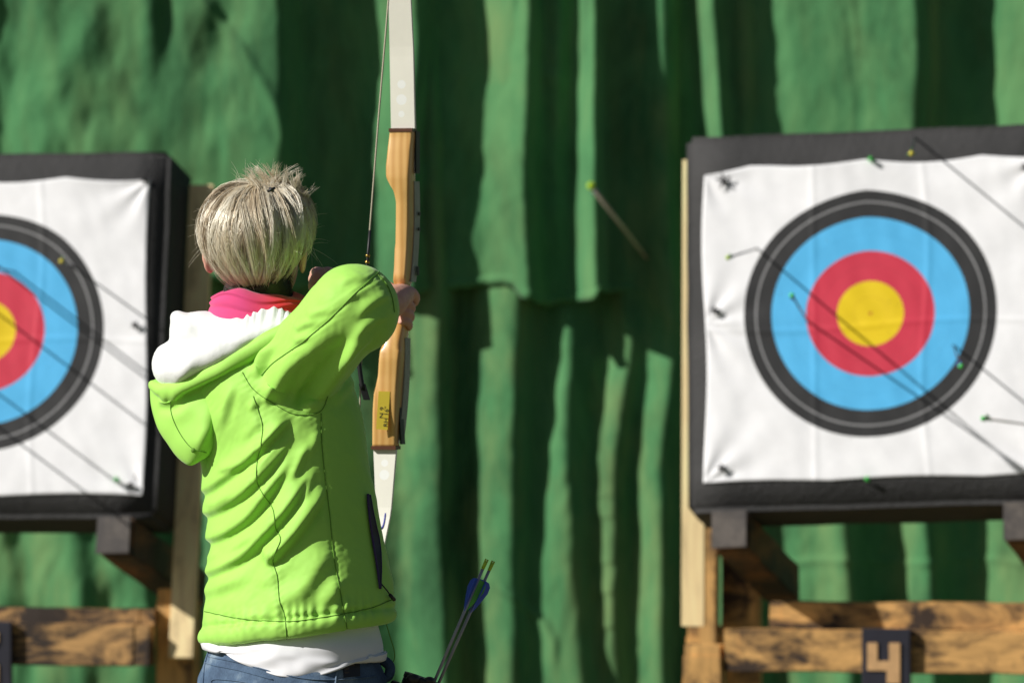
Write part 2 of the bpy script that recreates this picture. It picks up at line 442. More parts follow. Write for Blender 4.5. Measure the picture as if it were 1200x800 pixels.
# ------------------------------------------------------------------ ground
def ground():
    m, nt, b = new_mat('dry_grass_ground'); v = objvec(nt)
    a = tex_noise(nt, 1.2, 6, .6, v); c = tex_noise(nt, 60, 4, .7, v)
    mx = N(nt, 'ShaderNodeMath', operation='MULTIPLY_ADD'); L(nt, c.outputs[0], mx.inputs[0]); mx.inputs[1].default_value = .5; L(nt, a.outputs[0], mx.inputs[2])
    L(nt, ramp(nt, mx.outputs[0], [(.5, (.06, .085, .025)), (.75, (.13, .12, .055)), (1, (.20, .17, .10))]), b.inputs['Base Color'])
    b.inputs['Roughness'].default_value = .95; bump(nt, b, mx.outputs[0], .6, .02)
    xs = np.concatenate([[-200, -60, -20], np.linspace(-8, 8, 60), [20, 60, 200]]); n = len(xs)
    X, Y = np.meshgrid(xs, xs + 2); Z = .012 * vnoise(X * 1.3, Y * 1.3, 3) * (abs(X) < 9) * (abs(Y) < 11) - .008
    V = np.stack([X.ravel(), Y.ravel(), Z.ravel()], 1)
    F = [(j * n + i, j * n + i + 1, (j + 1) * n + i + 1, (j + 1) * n + i) for j in range(n - 1) for i in range(n - 1)]
    o = mesh_obj('ground', V, F, m); o['kind'] = 'structure'
ground()

# ------------------------------------------------------------------ curtains
DC = 17.6                       # curtain distance from the camera
SCUR = FPX / DC
def fold_profile(cols, t, X):
    """cols: (x_at_t0, x_at_t1, h0, h1); piecewise smooth height over pixel columns, t in 0..1 down the cloth"""
    out = np.zeros_like(X)
    for j in range(X.shape[0]):
        tt = t[j]
        xs = np.array([c[0] + (c[1] - c[0]) * tt for c in cols]); hs = np.array([c[2] + (c[3] - c[2]) * tt for c in cols])
        out[j] = np.interp(X[j], xs, hs)
    return out
def blur_rows(H, k):
    ker = np.exp(-.5 * (np.arange(-3 * k, 3 * k + 1) / k) ** 2); ker /= ker.sum()
    Hp = np.pad(H, ((0, 0), (3 * k, 3 * k)), mode='edge')
    return np.stack([np.convolve(r, ker, 'valid') for r in Hp])

def curtain(name, label, D, xs_px, zs, cols, t_of_z, hem, mat, seed, extra=None, bumps=1.0, blur=3, gain=1.8):
    """cloth sheet with folds; D distance of the flat of the cloth, h towards the viewer; hem(px)->z of the lower edge"""
    s = FPX / D
    nx, nz = len(xs_px), len(zs)
    X = np.tile(xs_px, (nz, 1)); 
    wob = 9 * vnoise(np.tile(zs[:, None] * 2.2, (1, nx)), X / 260, seed + 5) + 2 * vnoise(np.tile(zs[:, None] * 6, (1, nx)), X / 90, seed + 6)
    H = fold_profile(cols, np.clip(t_of_z(zs), -.6, 1.6), X + wob)
    H = blur_rows(H * gain, blur)
    Zg = np.tile(zs[:, None], (1, nx))
    H += bumps * (.0016 * vnoise(X / 11 + 3 * vnoise(X / 60, Zg * 5, seed + 9), Zg * 3.5, seed + 8) + .0042 * vnoise(X / 30 + Zg * 9, Zg * 5, seed + 12) + .0050 * vnoise(X / 52, Zg * 6 , seed) + .0026 * vnoise(X / 21 + Zg * 6, Zg * 14, seed + 1) + .0011 * vnoise(X / 9 , Zg * 30, seed + 2))
    if extra is not None: H += extra(X, Zg)
    hz = hem(xs_px)                                   # lower edge per column
    top = zs[-1]
    Z = hz[None, :] + (Zg - zs[0]) * (top - hz[None, :]) / (top - zs[0])
    e = np.clip(1 - (Z - hz[None, :]) / .03, 0, 1)    # rolled hem
    H += .008 * np.sin(np.pi * np.clip((Z - hz[None, :]) / .03, 0, 1)) 
    V = np.stack([((X - 600) / s).ravel(), (D - 10 - H).ravel(), Z.ravel()], 1)
    F = [(j * nx + i, j * nx + i + 1, (j + 1) * nx + i + 1, (j + 1) * nx + i) for j in range(nz - 1) for i in range(nx - 1)]
    o = mesh_obj(name, V, F, mat)
    md = o.modifiers.new('thick', 'SOLIDIFY'); md.thickness = .002; md.offset = -1
    return tag(o, label, 'curtain')

def rand_cols(x0, x1, seed):
    r = random.Random(seed); out = []; x = x0
    while x < x1 - 90:
        wl = r.uniform(60, 170); h = r.uniform(.04, .08)
        out += [(x, x, .01, .01), (x + wl, x + wl, h, h), (x + wl + 10, x + wl + 10, .012, .012)]
        x += wl + r.uniform(50, 110)
    return out

up_cols = rand_cols(-1400, -180, 3) + [
    (-160, -160, .01, .01), (-60, -70, .05, .05), (-45, -50, .02, .02), (14, 6, .008, .008), (40, 60, .036, .036), (150, 140, .044, .042), (262, 250, .052, .050),
    (326, 340, .090, .085), (344, 352, .012, .014), (432, 436, .010, .010), (486, 487, .072, .070), (500, 502, .014, .014),
    (571, 572, .012, .012), (578, 578, .020, .020), (622, 626, .074, .080), (630, 634, .020, .020), (644, 646, .024, .010), (656, 660, .050, .012), (664, 668, .020, .010),
    (678, 672, .016, .010), (700, 704, .092, .105), (709, 711, .020, .020), (770, 770, -.012, -.012), (818, 838, -.018, -.018), (840, 854, .070, .070), (852, 864, .012, .012),
    (903, 938, .006, .010), (918, 955, .022, .022), (1000, 1000, .042, .04), (1072, 1074, .078, .078), (1086, 1088, .010, .010), (1146, 1164, .006, .006), (1160, 1176, .022, .022),
    (1230, 1235, .075, .07), (1243, 1248, .01, .01)] + rand_cols(1320, 2600, 4)
def shadow_ridge(X, Z, x0, y0, x1, y1, amp, wd, D):  # raised line in the cloth standing in for a cast shadow
    s = FPX / D; z0 = CAMZ - (y0 - 400) / s; z1 = CAMZ - (y1 - 400) / s
    t = (Z - z0) / (z1 - z0); xc = x0 + (x1 - x0) * t + 18 * np.sin(np.clip(t, 0, 1) * math.pi)
    return amp * np.exp(-.5 * ((X - xc) / wd) ** 2) * np.clip(t * 4 + 1, 0, 1) * np.clip((1 - t) * 4 + 1, 0, 1)
def up_extra(X, Z):
    py = 400 - (Z - CAMZ) * SCUR
    L_ = np.clip((330 - X) / 60, 0, 1)
    h = 1.25 * L_ * (.021 * vnoise(X / 84 + 3.3, py / 170, 21) + .010 * vnoise(X / 40 + py / 160, py / 75, 22) + .006 * vnoise(X / 22, py / 40, 23))
    h += shadow_ridge(X, Z, 222, 0, 345, 205, .014, 6, DC)  # rope's cast shadow shaped as a ridge in the cloth
    h += .020 * np.exp(-((X - 175) / 16) ** 2 - ((py - 20) / 50) ** 2) - .012 * np.exp(-((X - 197) / 9) ** 2 - ((py - 30) / 40) ** 2)
    # small gathered tuck and swag
    h += .012 * np.exp(-((X - 648 - (py - 96) * .6) / 12) ** 2 - ((py - 96) / 14) ** 2)
    h += .020 * np.clip((X - 640) / 40, 0, 1) * np.clip((704 - X) / 14, 0, 1) * np.clip((py - 200) / 120, 0, 1)
    return h
zs_up = np.concatenate([np.linspace(1.45, 2.35, 150), np.linspace(2.37, 3.3, 30)])
fine = np.linspace(-30, 1230, 640)
xs_up = np.concatenate([np.linspace(-1400, -32, 200), fine, np.linspace(1232, 2600, 200)])
def hem_up(px):
    y = np.interp(px, [-1400, 200, 235, 300, 470, 490, 545, 574, 600, 612, 640, 700, 703, 715, 800, 830, 900, 2600],
                      [330, 330, 330, 336, 342, 344, 341, 332, 334, 350, 356, 350, 338, 341, 347, 346, 350, 345])
    y = y + 3.0 * vnoise(px / 23, px * 0, 91) + 1.5 * vnoise(px / 7, px * 0, 92)
    return CAMZ - (y - 400) / SCUR
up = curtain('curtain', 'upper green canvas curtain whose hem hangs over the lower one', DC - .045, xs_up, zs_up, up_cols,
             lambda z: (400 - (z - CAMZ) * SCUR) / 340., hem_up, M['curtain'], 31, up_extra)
lo_cols = rand_cols(-1400, -60, 7) + [
    (-20, -20, .01, .01), (22, 24, .02, .02), (30, 32, .006, .006), (40, 40, .02, .02), (90, 96, .055, .05), (110, 112, .03, .03), (180, 176, .055, .06), (192, 190, .01, .01),
    (232, 232, .012, .012), (254, 254, .05, .05), (262, 262, .0, .0), (340, 340, .03, .03), (440, 440, .02, .02), (468, 474, .004, .004), (480, 490, .022, .022), (524, 530, .055, .058), (531, 537, .03, .03), (543, 545, -.05, -.05), (551, 552, -.004, -.004),
    (556, 560, .014, .014), (606, 572, .058, .020), (617, 610, .050, .060), (624, 620, .004, .01), (644, 622, .002, .008), (650, 640, .020, .03), (668, 690, .050, .055), (675, 700, .006, .006), (681, 706, .004, .004), (691, 712, .034, .016),
    (698, 716, -.012, -.01), (706, 706, -.006, -.006), (716, 700, .024, .02), (734, 730, .054, .054), (740, 738, .002, .002), (744, 746, .0, .0), (752, 760, .022, .022), (790, 792, .058, .058), (800, 800, -.02, -.02), (818, 818, -.01, -.01),
    (880, 880, .05, .05), (890, 890, .01, .01), (914, 922, .006, .006), (928, 934, .022, .022), (968, 968, .034, .034), (1000, 1003, .070, .070), (1010, 1014, .008, .008), (1056, 1058, .006, .006), (1064, 1064, .02, .02), (1092, 1098, .068, .068),
    (1104, 1106, .006, .006), (1156, 1158, .004, .004), (1164, 1166, .02, .02), (1230, 1230, .07, .07), (1240, 1240, .01, .01)] + rand_cols(1300, 2600, 9)
def lo_extra(X, Z):
    py = 400 - (Z - CAMZ) * SCUR
    h = np.clip((190 - X) / 30, 0, 1) * (.014 * vnoise(X / 44, py / 60, 41) + .006 * vnoise(X / 20, py / 33, 42))
    h += .005 * np.exp(-((py - 656 - 5 * vnoise(X / 40, py * 0, 44)) / 4.5) ** 2) * (X > 900)
    h += shadow_ridge(X, Z, 590, 690, 648, 770, .012, 5, DC)  # branch shadow on the lower cloth modelled as a ridge
    return h
zs_lo = np.concatenate([np.linspace(0.02, .45, 14), np.linspace(.47, 1.62, 170), np.linspace(1.7, 3.3, 8)])
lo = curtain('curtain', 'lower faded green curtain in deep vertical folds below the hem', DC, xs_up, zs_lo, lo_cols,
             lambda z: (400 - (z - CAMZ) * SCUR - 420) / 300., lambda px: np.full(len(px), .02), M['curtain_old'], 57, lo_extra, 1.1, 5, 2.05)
# the upper part of the lower cloth lies flat behind the upper one
mb = MB(); mb.tube([(-5.2, DC - 10 + .06, 3.33), (5.2, DC - 10 + .06, 3.33)], .024, 16)
rail = thing('curtain_rail', 'galvanised tube rail carrying the two green curtains', 'rail', (0, DC - 10 + .06, 0))
mb.build('rail_tube', M['steel'], rail)
for x in (-5.1, 5.1):
    MB().tube([(x, DC - 10 + .12, 0), (x, DC - 10 + .12, 3.4)], .03, 16).build('post', M['steel'], rail)

# ------------------------------------------------------------------ target stands, butts and faces
YAW = math.radians(10)
def frame(yaw, tilt, roll):
    r = Vector((math.cos(yaw), -math.sin(yaw), 0)); f = Vector((math.sin(yaw), math.cos(yaw), 0)); z = Vector((0, 0, 1))
    u = (z * math.cos(tilt) + f * math.sin(tilt)); n = r.cross(u)
    if n.y > 0: n = -n
    cr, sr = math.cos(roll), math.sin(roll)
    return (r * cr + u * sr), (u * cr - r * sr), n      # right, up, outward normal
STAND = {}
def arrow(name, label, tip, nock, sm, nm, vm, group=None, vanes=True, rad=.0026, rot=0., vsize=(.062, .011), nk=1.):
    """tip / nock: world points of the exposed ends"""
    tip, nock = Vector(tip), Vector(nock); d = (nock - tip).normalized(); Ln = (nock - tip).length
    t = thing(name, label, 'arrow', tip, group)
    a = Vector((0, 0, 1)); a = (a - d * a.dot(d)).normalized(); b = d.cross(a)
    MB().tube([tip - d * .02, nock - d * .012], rad, 10).build('shaft', sm, t)
    k = MB(); e = nock
    k.tube([e - d * .014, e - d * .004, e], [rad * 1.05 * nk, rad * 1.25 * nk, rad * 1.2 * nk], 10)
    side = a
    for sgn in (-1, 1): k.box(e + d * .0015 + side * (sgn * rad * .70), d, side, d.cross(side), .0025, rad * .45, rad * .8)
    k.build('nock', nm, t)
    if vanes:
        for i in range(3):
            an = rot + i * 2 * math.pi / 3; rv = a * math.cos(an) + b * math.sin(an); tv = d.cross(rv) * .0005
            base = e - d * .032; Lv, hv = vsize
            prof = [(0, 0), (.02, .6), (.12, .95), (.30, 1.0), (.6, .62), (.85, .25), (1, 0)]
            pts = [base - d * (Lv * p) + rv * (rad * .8 + hv * q) for p, q in prof]
            V = [p + tv for p in pts] + [p - tv for p in pts]; n = len(pts)
            F = [tuple(range(n)), tuple(range(2 * n - 1, n - 1, -1))] + [(i2, i2 + n, (i2 + 1) % n + n, (i2 + 1) % n) for i2 in range(n)]
            MB().add(V, F).build('vane', vm[i % len(vm)] if isinstance(vm, list) else vm, t, smooth=False)
    return t

def four_shape():
    return [[(.0, .94), (.26, .94), (.26, .52), (.56, .52), (.56, .94), (.84, .94), (.84, 0), (.50, 0), (.50, .30), (.0, .30)]]
def three_shape():
    return [[(0, 1), (.80, 1), (.80, .84), (.62, .60), (.80, .44), (.80, .14), (.64, 0), (0, 0), (0, .2), (.48, .2), (.52, .26), (.52, .38), (.46, .44), (.18, .44), (.18, .58), (.44, .80), (0, .80)]]

def prism(polys, o, ex, ey, en, w, h, th):
    bm = bmesh.new()
    for poly in polys:
        vs = [bm.verts.new(o + ex * (x * w) + ey * (y * h)) for x, y in poly]
        f = bm.faces.new(vs)
        g = bmesh.ops.extrude_face_region(bm, geom=[f]); ev = [v for v in g['geom'] if isinstance(v, bmesh.types.BMVert)]
        bmesh.ops.translate(bm, verts=ev, vec=en * th)
    bmesh.ops.recalc_face_normals(bm, faces=bm.faces)
    bmesh.ops.triangulate(bm, faces=[f for f in bm.faces if len(f.verts) > 4])
    V = [v.co.copy() for v in bm.verts]; bm.verts.index_update(); F = [tuple(v.index for v in f.verts) for f in bm.faces]; bm.free()
    m = MB(); m.add(V, F); return m

def rough_box(c, ax, ay, az, hx, hy, hz, seed=0, amp=.0035):
    """rough sawn timber: box subdivided along its faces and jittered"""
    bm = bmesh.new(); bmesh.ops.create_cube(bm, size=2)
    bmesh.ops.bevel(bm, geom=bm.edges[:], offset=.09, segments=2, affect='EDGES')
    dims = (hx, hy, hz); k = max(range(3), key=lambda i: dims[i]); nrm = [Vector((1, 0, 0)), Vector((0, 1, 0)), Vector((0, 0, 1))][k]
    for i in range(1, 14):
        bmesh.ops.bisect_plane(bm, geom=bm.verts[:] + bm.edges[:] + bm.faces[:], plane_co=nrm * (-1 + i / 7.), plane_no=nrm)
    mn = min(dims)
    V = []
    for v in bm.verts:
        q = Vector((math.copysign(1 - (1 - abs(v.co[i])) * mn / dims[i], v.co[i]) * dims[i] if i != k else v.co[i] * dims[i] for i in range(3)))
        j = noise.noise_vector(q * 9 + Vector((seed * 3.1, seed, -seed))) * amp
        V.append(Vector(c) + Vector(ax) * (q.x + j.x) + Vector(ay) * (q.y + j.y) + Vector(az) * (q.z + j.z))
    bm.verts.index_update(); F = [tuple(v.index for v in f.verts) for f in bm.faces]; bm.free()
    m = MB(); m.add(V, F); return m

def make_target(cpx, cpy, D, tilt, roll, W, Hh, num, sheet, lab, strip_tilt, strips, seed):
    C = P(cpx, cpy, D); r, u, n = frame(YAW, tilt, roll); TH = .25
    f = Vector((math.sin(YAW), math.cos(YAW), 0)); X = Vector((math.cos(YAW), -math.sin(YAW), 0)); Z = Vector((0, 0, 1))
    O = Vector((C.x, C.y, 0))
    # --- wooden stand
    st = thing('target_stand', lab['stand'], 'target stand', O)
    def S(x, y, z): return O + X * x + f * y + Z * z
    zb = lab['zb']                                # height shift of the timbers
    for sg in (-1, 1):
        LX = lab['leg_x']; inner = (sg < 0) == (num == 4); lh = (.585 if num == 4 else .715) if inner else .512
        rough_box(S(sg * LX, .03 if num == 4 or not inner else .14, (lh + zb) / 2), X, f, Z, .05, .045, (lh + zb) / 2, seed + sg).build('leg', M['beamz'], st, False)
        rough_box(S(sg * (LX + .09), .68, .30), X, f, Z, .045, .045, .30, seed + 5 + sg).build('leg', M['beamz'], st, False)
        x0, x1 = (-.345 if sg < 0 else .345), 0
        if num == 4: rough_box(S(sg * .488, .50, .44), X, f, Z, .022, .03, .43, seed + 7 + sg, .002).build('upright', M['beamz'], st, False)
        if num == 4: rough_box(S(sg * .412, .57, .43), X, f, Z, .050, .03, .42, seed + 9 + sg).build('upright', M['beamz'], st, False)
        # pine strip beside / behind the block
        (zb0, zt0, xo, yo, wd, ln) = strips
        ud = (Z * math.cos(strip_tilt) + f * math.sin(strip_tilt)).normalized()
        base = S(sg * xo, yo, zb0); Ls = (zt0 - zb0) / math.cos(strip_tilt)
        if sg * lab['lean'] != 0: ud = (ud + X * lab['lean']).normalized()
        nf = ud.cross(X).normalized()
        mb = MB(); mb.box(base + ud * (Ls / 2), X, nf, ud, wd / 2, .012, Ls / 2); mb.build('upright_strip', M['pine'], st, False, .0015)
        # bearer under the block
        bd_ = Vector((.165, .62, -.165)).normalized(); bx_ = (r - bd_ * bd_.dot(r)).normalized(); bu_ = bx_.cross(bd_)
        bc = C + r * (sg * .365) + u * (-Hh / 2 - .050) + n * .03 + bd_ * .33
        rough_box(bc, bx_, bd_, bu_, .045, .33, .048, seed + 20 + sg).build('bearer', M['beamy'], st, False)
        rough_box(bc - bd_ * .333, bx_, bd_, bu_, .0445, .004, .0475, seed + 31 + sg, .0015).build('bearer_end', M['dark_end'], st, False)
    rough_box(S(.06 if num == 4 else -.036, .03, .573 + zb), X, f, Z, .438 if num == 4 else .464, .035, .054, seed + 2).build('beam', M['beamx' if num == 4 else 'beamx2'], st, False)
    rough_box(S(.07 if num == 4 else 0, .085, (.660 if num == 4 else .642) + zb), X, f, Z, lab['up_x'] + (.07 if num == 4 else 0), .03, .034 if num == 4 else .023, seed + 3).build('beam', M['beamx' if num == 4 else 'beamx2'], st, False)
    # number board
    px0 = lab['plate_x']
    mb = MB(); mb.box(S(px0, -.018, .50 + zb), X, f, Z, .061, .010, .132); pl = mb.build('number_board', M['plate'], st, False, .002)
    w_, h_ = (.098, .108) if num == 4 else (.105, .150)
    ox = -.047 if num == 4 else -.056
    z0 = (.495 if num == 4 else .455)
    nb = prism(four_shape() if num == 4 else three_shape(), S(px0 + ox, -.0285, z0 + zb), X, Z, -f, w_, h_, .004)
    nb.build('numeral', M['numeral'], pl, False)
    # --- foam butt: four stacked layers read as one block
    bt = thing('target_butt', lab['butt'], 'archery butt', C - u * (Hh / 2))
    bm_ = bmesh.new(); bmesh.ops.create_cube(bm_, size=2); bmesh.ops.bevel(bm_, geom=bm_.edges[:], offset=.03, segments=3, affect='EDGES')
    bmesh.ops.subdivide_edges(bm_, edges=bm_.edges[:], cuts=9, use_grid_fill=True)
    V = []
    for v in bm_.verts:
        q = Vector((v.co.x * W / 2, v.co.y * TH / 2, v.co.z * Hh / 2)); j = noise.noise_vector(q * 7 + Vector((seed, 0, 0))) * .003
        V.append(C - n * (TH / 2) + r * (q.x + j.x) - n * (q.y + j.y) + u * (q.z + j.z))
    bm_.verts.index_update(); F = [tuple(v.index for v in g.verts) for g in bm_.faces]; bm_.free()
    MB().add(V, F).build('foam_block', M['foam'], bt)
    # --- paper face
    sx0, sx1, sy0, sy1, cx, cy = sheet            # metres in block frame, ring centre cx,cy
    nx, ny = 150, 150; V = []; UV = []
    for j in range(ny):
        for i in range(nx):
            a, b = i / (nx - 1), j / (ny - 1)
            x = sx0 + (sx1 - sx0) * a; y = sy0 + (sy1 - sy0) * b
            ya, xa = y, x
            # scalloped edges between the pins
            top = b ** 6; bot = (1 - b) ** 6
            ya -= top * .012 * abs(math.sin(a * 9.2 + seed)) + top * .014 * max(0, 1 - a * 5) - bot * .006 * abs(math.sin(a * 7 + 2 * seed))
            xa += (1 - a) ** 8 * .006 * math.sin(b * 8 + seed) - a ** 8 * .010 * math.sin(b * 5 + 1 + seed)
            h = .004 + .0016 * noise.noise(Vector((x * 7, y * 7, seed))) + .0012 * noise.noise(Vector((x * 22 + y * 14, y * 9 - x * 12, seed + 4)))
            # tension wrinkles running from the corners and pins
            for (qx, qy) in ((sx0, sy1), (sx1, sy1), (sx0, sy0), (sx1, sy0), (sx0, 0)):
                dx, dy = x - qx, y - qy; rr = math.hypot(dx, dy); an = math.atan2(dy, dx)
                h += .0034 * math.exp(-rr / .13) * (1 - math.exp(-rr / .015)) * math.sin(an * 9 + qx * 7 + seed)
            h += .0016 * (math.exp(-((x - .13 - .01 * math.sin(y * 9)) / .006) ** 2) + math.exp(-((x + .15) / .006) ** 2) + math.exp(-((y + .02 - .008 * math.sin(x * 8)) / .006) ** 2))
            h += .010 * top * (.5 + .5 * math.sin(a * 11 + seed * 2))
            p = C + r * xa + u * ya + n * h
            V.append(p); UV.append(((x - cx) / 1.0, (y - cy) * 1.012))
    F = [(j * nx + i, j * nx + i + 1, (j + 1) * nx + i + 1, (j + 1) * nx + i) for j in range(ny - 1) for i in range(nx - 1)]
    fo = mesh_obj('paper_target', [Vector(v) for v in V], F, M['face'], None, True, UV)
    tag(fo, lab['face'], 'paper target')
    md = fo.modifiers.new('t', 'SOLIDIFY'); md.thickness = .0006; md.offset = -1
    # pins holding the paper
    for (qx, qy, sz) in lab['pins']:
        k = MB(); c = C + r * qx + u * qy + n * .012
        for s_ in range(5):
            an = s_ * 1.3 + qx * 9; dv = (r * math.cos(an) + u * math.sin(an))
            k.tube([c - n * .008, c + dv * sz * .5 + n * .006, c + dv * sz * 1.0 + n * .002], [.0035, .003, .001], 6)
        k.ell(c, (.006, .006, .006), 10, 8)
        o = k.build('pin', M['black'], fo)
    STAND[num] = (C, r, u, n)

make_target(1024, 372, 14.84, math.radians(11), math.radians(1.9), .946, .965, 4,
            (-.428, .428, -.412, .405, -.008, .010),
            dict(stand='charred timber stand with number board 4', butt='black foam butt at the right under the paper with number 4 below',
                 face='white paper target face with yellow centre, whole rings visible at the right', zb=0., plate_x=.034, leg_x=.433, up_x=.272, lean=.0,
                 pins=[(-.375, .362, .022), (-.40, .028, .014), (-.385, -.375, .014), (.39, .37, .015)]),
            math.radians(1.0), (.626, 1.812, .476, .13, .058, 1.2), 5)
make_target(-14, 392, 15.37, math.radians(11), math.radians(.3), .935, .965, 3,
            (-.430, .424, -.425, .414, -.010, .008),
            dict(stand='charred timber stand with number board 3, cut by the left edge', butt='black foam butt at the left edge behind the archer',
                 face='white paper target face cut off by the left edge of the photo', zb=-.008, plate_x=.008, leg_x=.474, up_x=.43, lean=.0,
                 pins=[(.405, .405, .012), (.395, .02, .012), (.40, -.40, .012), (-.40, .39, .012)]),
            math.radians(11), (.530, 1.76, .505, .045, .064, 1.2), 9)

def hit_face(num, px, py):
    C, r, u, n = STAND[num]; o = Vector((0, -10, CAMZ)); d = (P(px, py, 14) - o).normalized()
    t = (C - o).dot(n) / d.dot(n); return o + d * t
def face_arrow(num, nock, ent, Lx, label, sm, nm, vm, **kw):
    e = hit_face(num, *ent); o = Vector((0, -10, CAMZ)); D = (e.y + 10) - Lx
    arrow('arrow', label, e, P(nock[0], nock[1], D), sm, nm, vm, nk=1.9, **kw)
face_arrow(4, (853, 302), (887, 291), .56, 'arrow with lime nock in the white paper left of the whole rings', M['shaft'], M['nock_lime'], M['vane_green'], vsize=(.05, .006))
face_arrow(4, (928, 346), (946, 376), .50, 'arrow with green nock in the left side of the blue ring', M['shaft'], M['nock_green'], M['vane_blue'], vsize=(.05, .006))
face_arrow(4, (1126, 429), (1117, 404), .42, 'arrow with blue green nock in the black ring lower right of centre', M['shaft'], M['nock_green'], M['vane_blue'], vsize=(.05, .006))
face_arrow(4, (1152, 490), (1216, 499), .58, 'arrow with bright green nock near the lower right of the paper', M['shaft_alu'], M['nock_green'], M['vane_green'], vsize=(.05, .010))
face_arrow(4, (1020, 186), (1023, 190), .025, 'arrow with green nock sunk deep at the top edge of the paper', M['shaft'], M['nock_green'], M['vane_green'], vsize=(.04, .010))
face_arrow(4, (1068, 180), (1072, 161), .55, 'arrow with yellow nock in the foam above the paper', M['shaft'], M['nock_yellow'], M['vane_green'], vsize=(.05, .010))
face_arrow(4, (1016, 560), (1019, 566), .025, 'arrow with green nock sunk deep under the lower edge of the paper', M['shaft'], M['nock_green'], M['vane_green'], vsize=(.04, .008))
face_arrow(3, (72, 306), (84, 311), .45, 'arrow with yellow nock and green brown vanes in the cut off face', M['shaft'], M['nock_yellow'], [M['vane_green'], M['vane_brown']], vsize=(.06, .012))
face_arrow(3, (137, 561), (34, 476), .62, 'arrow with green nock low on the cut off paper face', M['shaft'], M['nock_green'], M['vane_green'], vsize=(.05, .006)) if False else None
face_arrow(3, (136, 561), (142, 566), .025, 'arrow with green nock sunk deep in the lower corner of the cut off paper face', M['shaft'], M['nock_green'], M['vane_green'], vsize=(.04, .008))
for ent in ((-40, 283), (-62, 322), (-88, 436), (-70, 410), (16, 318)):
    face_arrow(3, (ent[0] - 40, ent[1] - 8), ent, .56, 'arrow in the left part of the cut off face throwing a long shadow', M['shaft'], M['nock_green'], M['vane_green'], group='arrows shot into the left target', vsize=(.05, .006))
# the arrow hanging in the curtain
arrow('arrow', 'arrow with lime nock stuck in the green curtain between the targets', P(755, 299, DC - .07), P(692, 217, DC - .42), M['shaft_alu'], M['nock_lime'], M['vane_blue'], vsize=(.03, .007), rad=.0054, nk=1.7)

# ------------------------------------------------------------------ bow
GD = 10.62                                  # distance of the grip
def BP(px, py, dD=0.): return P(px, py, GD + dD)
bow = thing('bow', 'wooden recurve bow with cream limbs held upright by the archer', 'bow', P(470, 345, GD))
BF = Vector((math.sin(math.radians(15)), math.cos(math.radians(15)), 0)); BR = Vector((math.cos(math.radians(15)), -math.sin(math.radians(15)), 0))
def riser():
    # (py, belly left, belly right, depth of the belly face, thickness)
    rows = [(152, 456, 483, .000, .030), (160, 455, 483, .000, .032), (175, 454, 482, -.004, .038), (195, 452.5, 481.5, -.008, .044), (208, 453, 481, -.010, .048), (216, 457, 481, -.010, .050),
            (224, 462, 480.5, -.010, .052), (236, 464.5, 480, -.008, .052), (260, 464, 479.5, -.006, .052), (286, 463.5, 478.5, -.006, .054), (291, 462.6, 478.4, -.006, .054), (315, 462.5, 477.5, -.010, .056), (325, 462, 477, -.012, .058),
            (332, 461, 476, -.006, .050), (345, 458, 474, .004, .040), (362, 455, 473, .010, .036), (380, 452, 472, .006, .044), (395, 449, 471.5, -.004, .056), (408, 446, 471, -.010, .062), (420, 445, 470, -.012, .060),
            (440, 443.5, 468, -.010, .054), (452, 441, 467, -.010, .050), (462, 438.5, 466.5, -.010, .046), (480, 437, 465.5, -.008, .042), (500, 436, 464.5, -.004, .036), (523, 435.2, 463.5, .000, .030)]
    A = np.array(rows); py = np.linspace(152, 523, 110)
    cols = [np.interp(py, A[:, 0], A[:, k]) for k in range(1, 5)]
    rings = []
    for i, y in enumerate(py):
        l, r_ = BP(cols[0][i], y), BP(cols[1][i], y); d0, th = cols[2][i], cols[3][i]
        c = (l + r_) / 2; hw = (r_ - l).length / 2 / math.cos(math.radians(15)) * .985
        ring = []
        e = .30 if 330 < y < 410 else .14
        for k in range(24):
            a = 2 * math.pi * k / 24; ca, sa = math.cos(a), math.sin(a)
            sx = math.copysign(abs(ca) ** (e * 1.6), ca); sy = math.copysign(abs(sa) ** (e * 1.6), sa)
            ring.append(c + BR * (hw * sx) + BF * (d0 + th / 2 + th / 2 * sy))
        rings.append(ring)
    return MB().loft(rings).build('riser', M['bow_wood'], bow)
ris = riser()
# grey laminate on the back of the riser
for (y0, y1, x0, x1, off) in ((212, 330, 481, 477, .046), (396, 516, 471.5, 464, .040)):
    rings = []
    for y in np.linspace(y0, y1, 24):
        t = (y - y0) / (y1 - y0); c = BP(x0 + (x1 - x0) * t, y) + BF * (off - .012 * abs(2 * t - 1) ** 2) + BR * .0008
        rings.append([c + BR * (.0016 * a) + BF * (.017 * b) for a, b in ((-1, -1), (1, -1), (1, 1), (-1, 1))])
    MB().loft(rings).build('laminate_strip', M['bow_back'], ris, False)
for py, px in ((250, 481.4), (268, 481), (317, 479.4)):
    MB().box(BP(px, py) + BF * .046 + BR * .0032, BR, BF, (0, 0, 1), .001, .006, .003 if py < 300 else .008).build('sight_insert', M['black'], ris, False)
MB().box(BP(484.3, 178) + BF * .026, BR, BF, (0, 0, 1), .0016, .012, .038).build('limb_bolt_cap', M['black'], ris, False)
MB().box(BP(465.8, 497) + BF * .022 + BR * .001, BR, BF, (-.06, 0, 1), .0016, .012, .036).build('limb_bolt_cap', M['black'], ris, False)
for (y, xl, xr) in ((152.5, 455.6, 483.4), (524.5, 434.8, 464)):
    c = (BP(xl, y) + BP(xr, y)) / 2; hw = (BP(xr, y) - BP(xl, y)).length / 2
    MB().box(c + BF * .015, BR, BF, (0, 0, 1), hw * 1.03, .0165, .0032).build('dark_end_layer', M['bow_dark'], ris, False)
